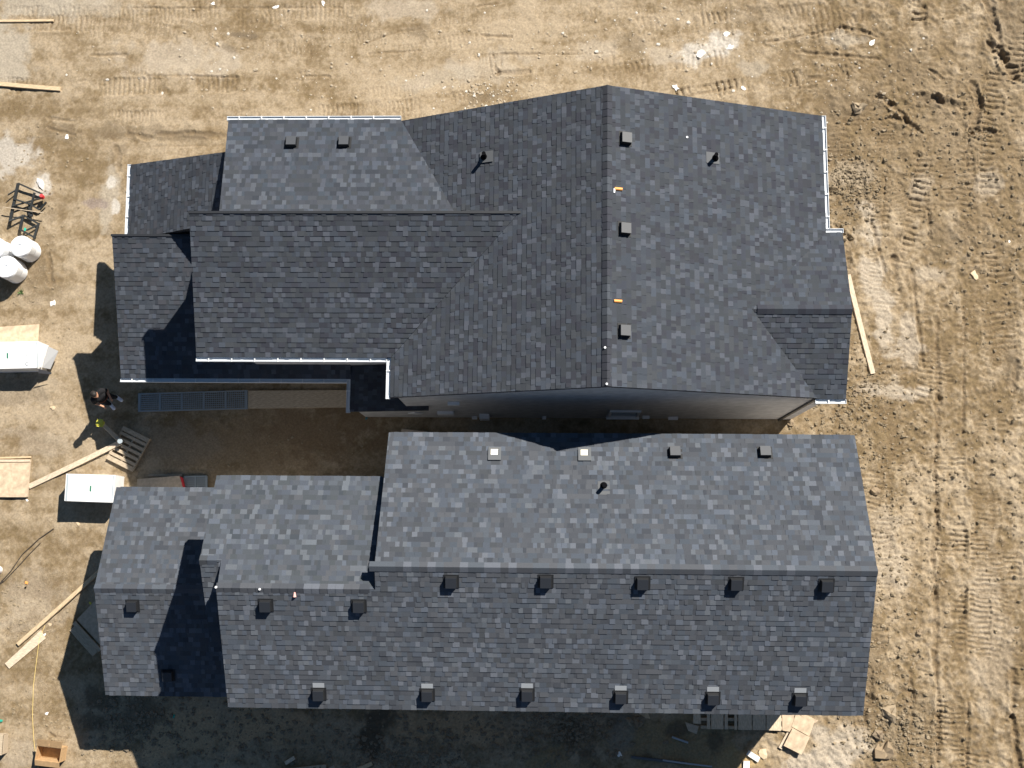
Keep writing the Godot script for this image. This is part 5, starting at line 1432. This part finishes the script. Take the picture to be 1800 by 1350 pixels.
func small_clutter() -> void:
	# caulk tubes on the upper roof
	for a in [[Vector3(1.88, 7.07, -9.64), "orange tube with a white tip lying by the ridge of the upper house", true], [Vector3(1.85, 7.08, -6.57), "orange tube without a tip lying lower along the upper house ridge", false]]:
		var t := thing("sealant_tube", a[1], "sealant tube", a[0] + Vector3(0, 0.045, 0))
		var st := begin()
		cyl(st, Vector3(-0.08, 0.0, 0), Vector3(0.13, -0.06, 0.0), 0.042, 0.042, 10)
		put("barrel", finish(st), M.orange, t)
		if a[2]:
			var s2 := begin()
			cyl(s2, Vector3(-0.082, 0.0, 0), Vector3(-0.09, 0.0, 0.12), 0.035, 0.025, 8)
			put("nozzle", finish(s2), M.wrap, t)
	var pk := begin()
	cyl(pk, Vector3.ZERO, Vector3(0, 0.02, -0.12), 0.045, 0.02, 8)
	var po := put("pink_stub", finish(pk), M.scrap_pink)
	po.position = Vector3(-6.55, 6.29, 1.19) + Vector3(0, 0.05, 0)
	tag(po, "small pink stub lying below the middle ridge of the lower house", "scrap")
	var i := 0
	for a in [[Vector3(1.57, 7.17, -4.35), "white nail cap at the lower end of the upper house ridge"], [Vector3(1.53, 7.15, -5.31), "white nail cap on the upper house ridge beside the lowest vent"], [Vector3(3.84, 6.41, -11.33), "pale chip on the right roof slope left of the vent pipe"], [Vector3(-8.61, 6.39, 0.96), "white nail cap at the left end of the middle ridge"], [Vector3(-7.46, 6.37, 1.00), "white nail cap on the middle ridge near its first vent"]]:
		var st := begin()
		cyl(st, Vector3(0, 0.03, 0), Vector3(0, 0.055, 0), 0.035, 0.03, 8)
		var o := put("nail_cap", finish(st), M.wrap)
		o.position = a[0]
		tag(o, a[1], "nail cap")
	# cables and string
	for a in [[[Vector2(-15.88, -0.64), Vector2(-16.33, -0.31), Vector2(-16.85, 0.19), Vector2(-17.18, 0.73), Vector2(-17.72, 1.37)], "upper black cable curving across the dirt at the left edge", 0.016], [[Vector2(-16.28, -0.18), Vector2(-16.62, 0.19), Vector2(-17.00, 0.64), Vector2(-17.37, 1.04), Vector2(-17.76, 1.30)], "lower black cable curving across the dirt at the left edge", 0.014]]:
		var pts := []
		for p in a[0]: pts.append(on(p, 0.02))
		tag(put("cable", tube(pts, a[2]), M.cable), a[1], "cable")
	var pts := []
	for p in [Vector2(-15.94, 2.42), Vector2(-16.09, 2.87), Vector2(-16.13, 3.49), Vector2(-16.17, 4.28), Vector2(-16.13, 5.23), Vector2(-16.04, 5.93), Vector2(-15.96, 6.35), Vector2(-15.79, 6.92)]: pts.append(on(p, 0.025))
	tag(put("yellow_string", tube(pts, 0.007), M.string), "yellow string stretched down the dirt at the left", "string")
	# singled-out scraps
	for a in [
		[Vector2(-16.19, -4.57), 0.16, "scrap_tan", "square tan offcut lying between the two white cartons", "offcut"], [Vector2(-16.65, 1.09), 0.1, "orange", "orange scrap on the dirt right of the white bucket", "scrap"],
		[Vector2(-16.67, 1.25), 0.07, "black", "small black scrap below the orange one", "scrap"], [Vector2(-14.53, 1.71), 0.09, "yellow", "yellow scrap in the shade above the dull plywood sheet", "scrap"],
		[Vector2(-15.94, 2.71), 0.09, "scrap", "white scrap at the end of the wide pale board", "scrap"], [Vector2(-16.83, -1.55), 0.09, "scrap", "white scrap at the lower corner of the plywood stack", "scrap"],
		[Vector2(-11.64, 5.16), 0.09, "teal", "teal scrap in the shade below the lower house", "scrap"], [Vector2(-5.83, -4.28), 0.1, "teal_dark", "dark teal scrap beside the porch wall in the passage", "scrap"],
		[Vector2(-15.68, 5.14), 0.09, "scrap", "white scrap above the open cardboard box", "scrap"], [Vector2(-17.18, -12.27), 0.34, "scrap", "large crumpled white plastic above the black frames", "plastic scrap"],
		[Vector2(-16.44, -8.10), 0.2, "scrap", "pale crumpled scrap below the white rolls", "scrap"], [Vector2(-16.39, -13.90), 0.16, "scrap", "white scrap alone in the dirt left of the upper house", "scrap"],
		[Vector2(4.33, -15.58), 0.2, "scrap", "white plastic lying just above the roof right of the ridge", "plastic scrap"], [Vector2(6.60, -15.57), 0.14, "scrap", "white scrap above the right end of the upper house roof", "scrap"],
		[Vector2(5.15, -16.80), 0.3, "scrap", "largest white plastic scrap in the chalky patch", "plastic scrap"], [Vector2(6.08, -17.51), 0.22, "scrap", "white plastic scrap at the top of the chalky patch", "plastic scrap"],
		[Vector2(6.17, -17.02), 0.2, "scrap", "white plastic scrap at the right of the chalky patch", "plastic scrap"], [Vector2(10.99, -17.18), 0.2, "scrap", "pale plastic scrap among the ruts at the top right", "plastic scrap"],
		[Vector2(-9.41, -18.60), 0.18, "scrap", "white plastic scrap near the top edge left of centre", "plastic scrap"], [Vector2(-7.77, -18.72), 0.16, "scrap", "white scrap at the top edge right of the plastic one", "scrap"], [Vector2(-11.60, -18.74), 0.12, "scrap", "white scrap at the top edge above the dark clods", "scrap"],
		[Vector2(13.97, -9.08), 0.26, "scrap_tan", "flat pale stone among the tracks at the right", "stone"], [Vector2(15.15, -10.23), 0.09, "scrap", "small white scrap near the right edge", "scrap"], [Vector2(-15.79, 2.39), 0.1, "scrap_tan", "small tan scrap beside the yellow string", "scrap"],
		[Vector2(-15.10, -0.81), 0.11, "scrap_tan", "pinkish stone at the edge of the carton shadow", "stone"], [Vector2(6.74, 6.03), 0.3, "scrap_tan", "pale torn board beside the white blocks", "board"], [Vector2(-13.79, -1.94), 0.13, "scrap", "white scrap at the corner of the closed carton", "scrap"],
	]:
		chip(String(a[4]).replace(" ", "_"), a[3], a[4], a[0], a[1], M[a[2]], 0.01)
	# stones one can point to
	var rk := [rock_mesh(1, Color(0.36, 0.27, 0.17)), rock_mesh(2, Color(0.42, 0.33, 0.22)), rock_mesh(3, Color(0.3, 0.23, 0.15))]
	for a in [[Vector2(10.43, 5.93), 0.3, "large soil boulder at the lower right beside the rough dirt"], [Vector2(10.65, 4.79), 0.22, "brown clod boulder above the large one at the lower right"], [Vector2(10.27, 5.43), 0.16, "smaller boulder between the two larger ones at the lower right"], [Vector2(11.64, 2.33), 0.1, "pale stone among the tracks right of the lower house"],
			[Vector2(2.65, 5.12), 0.13, "left of two stones in the shade below the lower house"], [Vector2(2.89, 5.14), 0.18, "right of two stones in the shade below the lower house"], [Vector2(7.86, -4.23), 0.12, "stone at the lower right corner of the upper house wall"], [Vector2(10.43, -14.85), 0.2, "brown stone beside the roof corner at the upper right"],
			[Vector2(9.98, -5.22), 0.12, "pale stone below the right plank"], [Vector2(10.48, -2.03), 0.14, "stone right of the lower house roof corner"]]:
		var o := put("stone", rk[i % 3], M.rock)
		i += 1
		o.position = on(a[0], a[1] * 0.2)
		o.scale = Vector3.ONE * a[1]
		o.rotation.y = i * 1.3
		tag(o, a[2], "stone")
	# a weed by the rolls
	var gr := begin()
	for k in 16:
		var a := TAU * k / 16.0 + rng.randf()
		var r := rng.randf_range(0.08, 0.2)
		var q := Vector3(cos(a) * r, rng.randf_range(0.05, 0.14), sin(a) * r)
		var s := q.cross(Vector3.UP).normalized() * 0.02
		tri(gr, -s, q, s)
	var wd := put("weed", finish(gr), M.grass)
	wd.position = on(Vector2(-17.55, -8.45), 0.0)
	tag(wd, "small green weed below the white rolls", "weed")
	# --- uncountable clods, pebbles and pale chips
	var right := [[Vector2(10.82, -1.40), 2.2, 3.5], [Vector2(10.11, 3.00), 2.0, 3.0], [Vector2(10.88, 5.38), 1.6, 1.2], [Vector2(12.08, -13.65), 4.0, 3.0], [Vector2(10.14, -12.08), 1.0, 1.5], [Vector2(13.67, -1.42), 3.0, 6.0], [Vector2(9.88, -5.03), 1.6, 2.0], [Vector2(14.72, -10.72), 2.5, 5.0]]
	var top := [[Vector2(4.58, -17.52), 3.5, 1.6], [Vector2(0.71, -17.34), 4.0, 1.8], [Vector2(9.34, -16.27), 4.0, 2.0], [Vector2(-5.12, -16.75), 6.0, 2.0], [Vector2(-11.01, -16.78), 6.0, 2.0], [Vector2(-1.98, -15.40), 2.0, 0.8]]
	var south := [[Vector2(-1.02, 5.55), 4.5, 1.0], [Vector2(-4.55, 6.28), 2.5, 0.7], [Vector2(0.74, 5.18), 1.8, 0.8], [Vector2(-9.03, 5.66), 3.5, 1.2], [Vector2(-13.01, 5.19), 1.6, 1.2]]
	var left := [[Vector2(-17.19, -9.33), 1.2, 2.0], [Vector2(-16.93, -5.85), 2.0, 3.0], [Vector2(-16.70, 2.08), 1.2, 1.2], [Vector2(-16.07, 5.58), 1.5, 1.2], [Vector2(-16.66, -12.71), 2.5, 2.5], [Vector2(-9.42, -3.07), 5.0, 1.0]]
	scatter("soil_clods", "brown soil clods strewn over the rough ground at the right", "clods", rock_mesh(21, Color(0.29, 0.225, 0.145), 0.75), 7000, right, 0.01, 0.06)
	scatter("pale_clods", "pale dry clods strewn over the ground at the right", "clods", rock_mesh(22, Color(0.43, 0.34, 0.225), 0.75), 2600, right, 0.01, 0.05)
	scatter("pebbles", "pale pebbles strewn over the ground at the top", "pebbles", rock_mesh(23, Color(0.52, 0.43, 0.31), 0.6), 1300, top, 0.01, 0.05)
	scatter("white_chips", "tiny white chips strewn over the ground at the top", "chips", rock_mesh(24, Color(0.78, 0.73, 0.65), 0.4), 240, top, 0.012, 0.06)
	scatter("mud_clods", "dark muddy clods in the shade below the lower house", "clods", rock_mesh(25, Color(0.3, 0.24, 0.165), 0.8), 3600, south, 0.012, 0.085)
	scatter("grit", "grit strewn over the ground at the left and between the houses", "grit", rock_mesh(26, Color(0.36, 0.28, 0.18), 0.6), 1500, left, 0.008, 0.04)
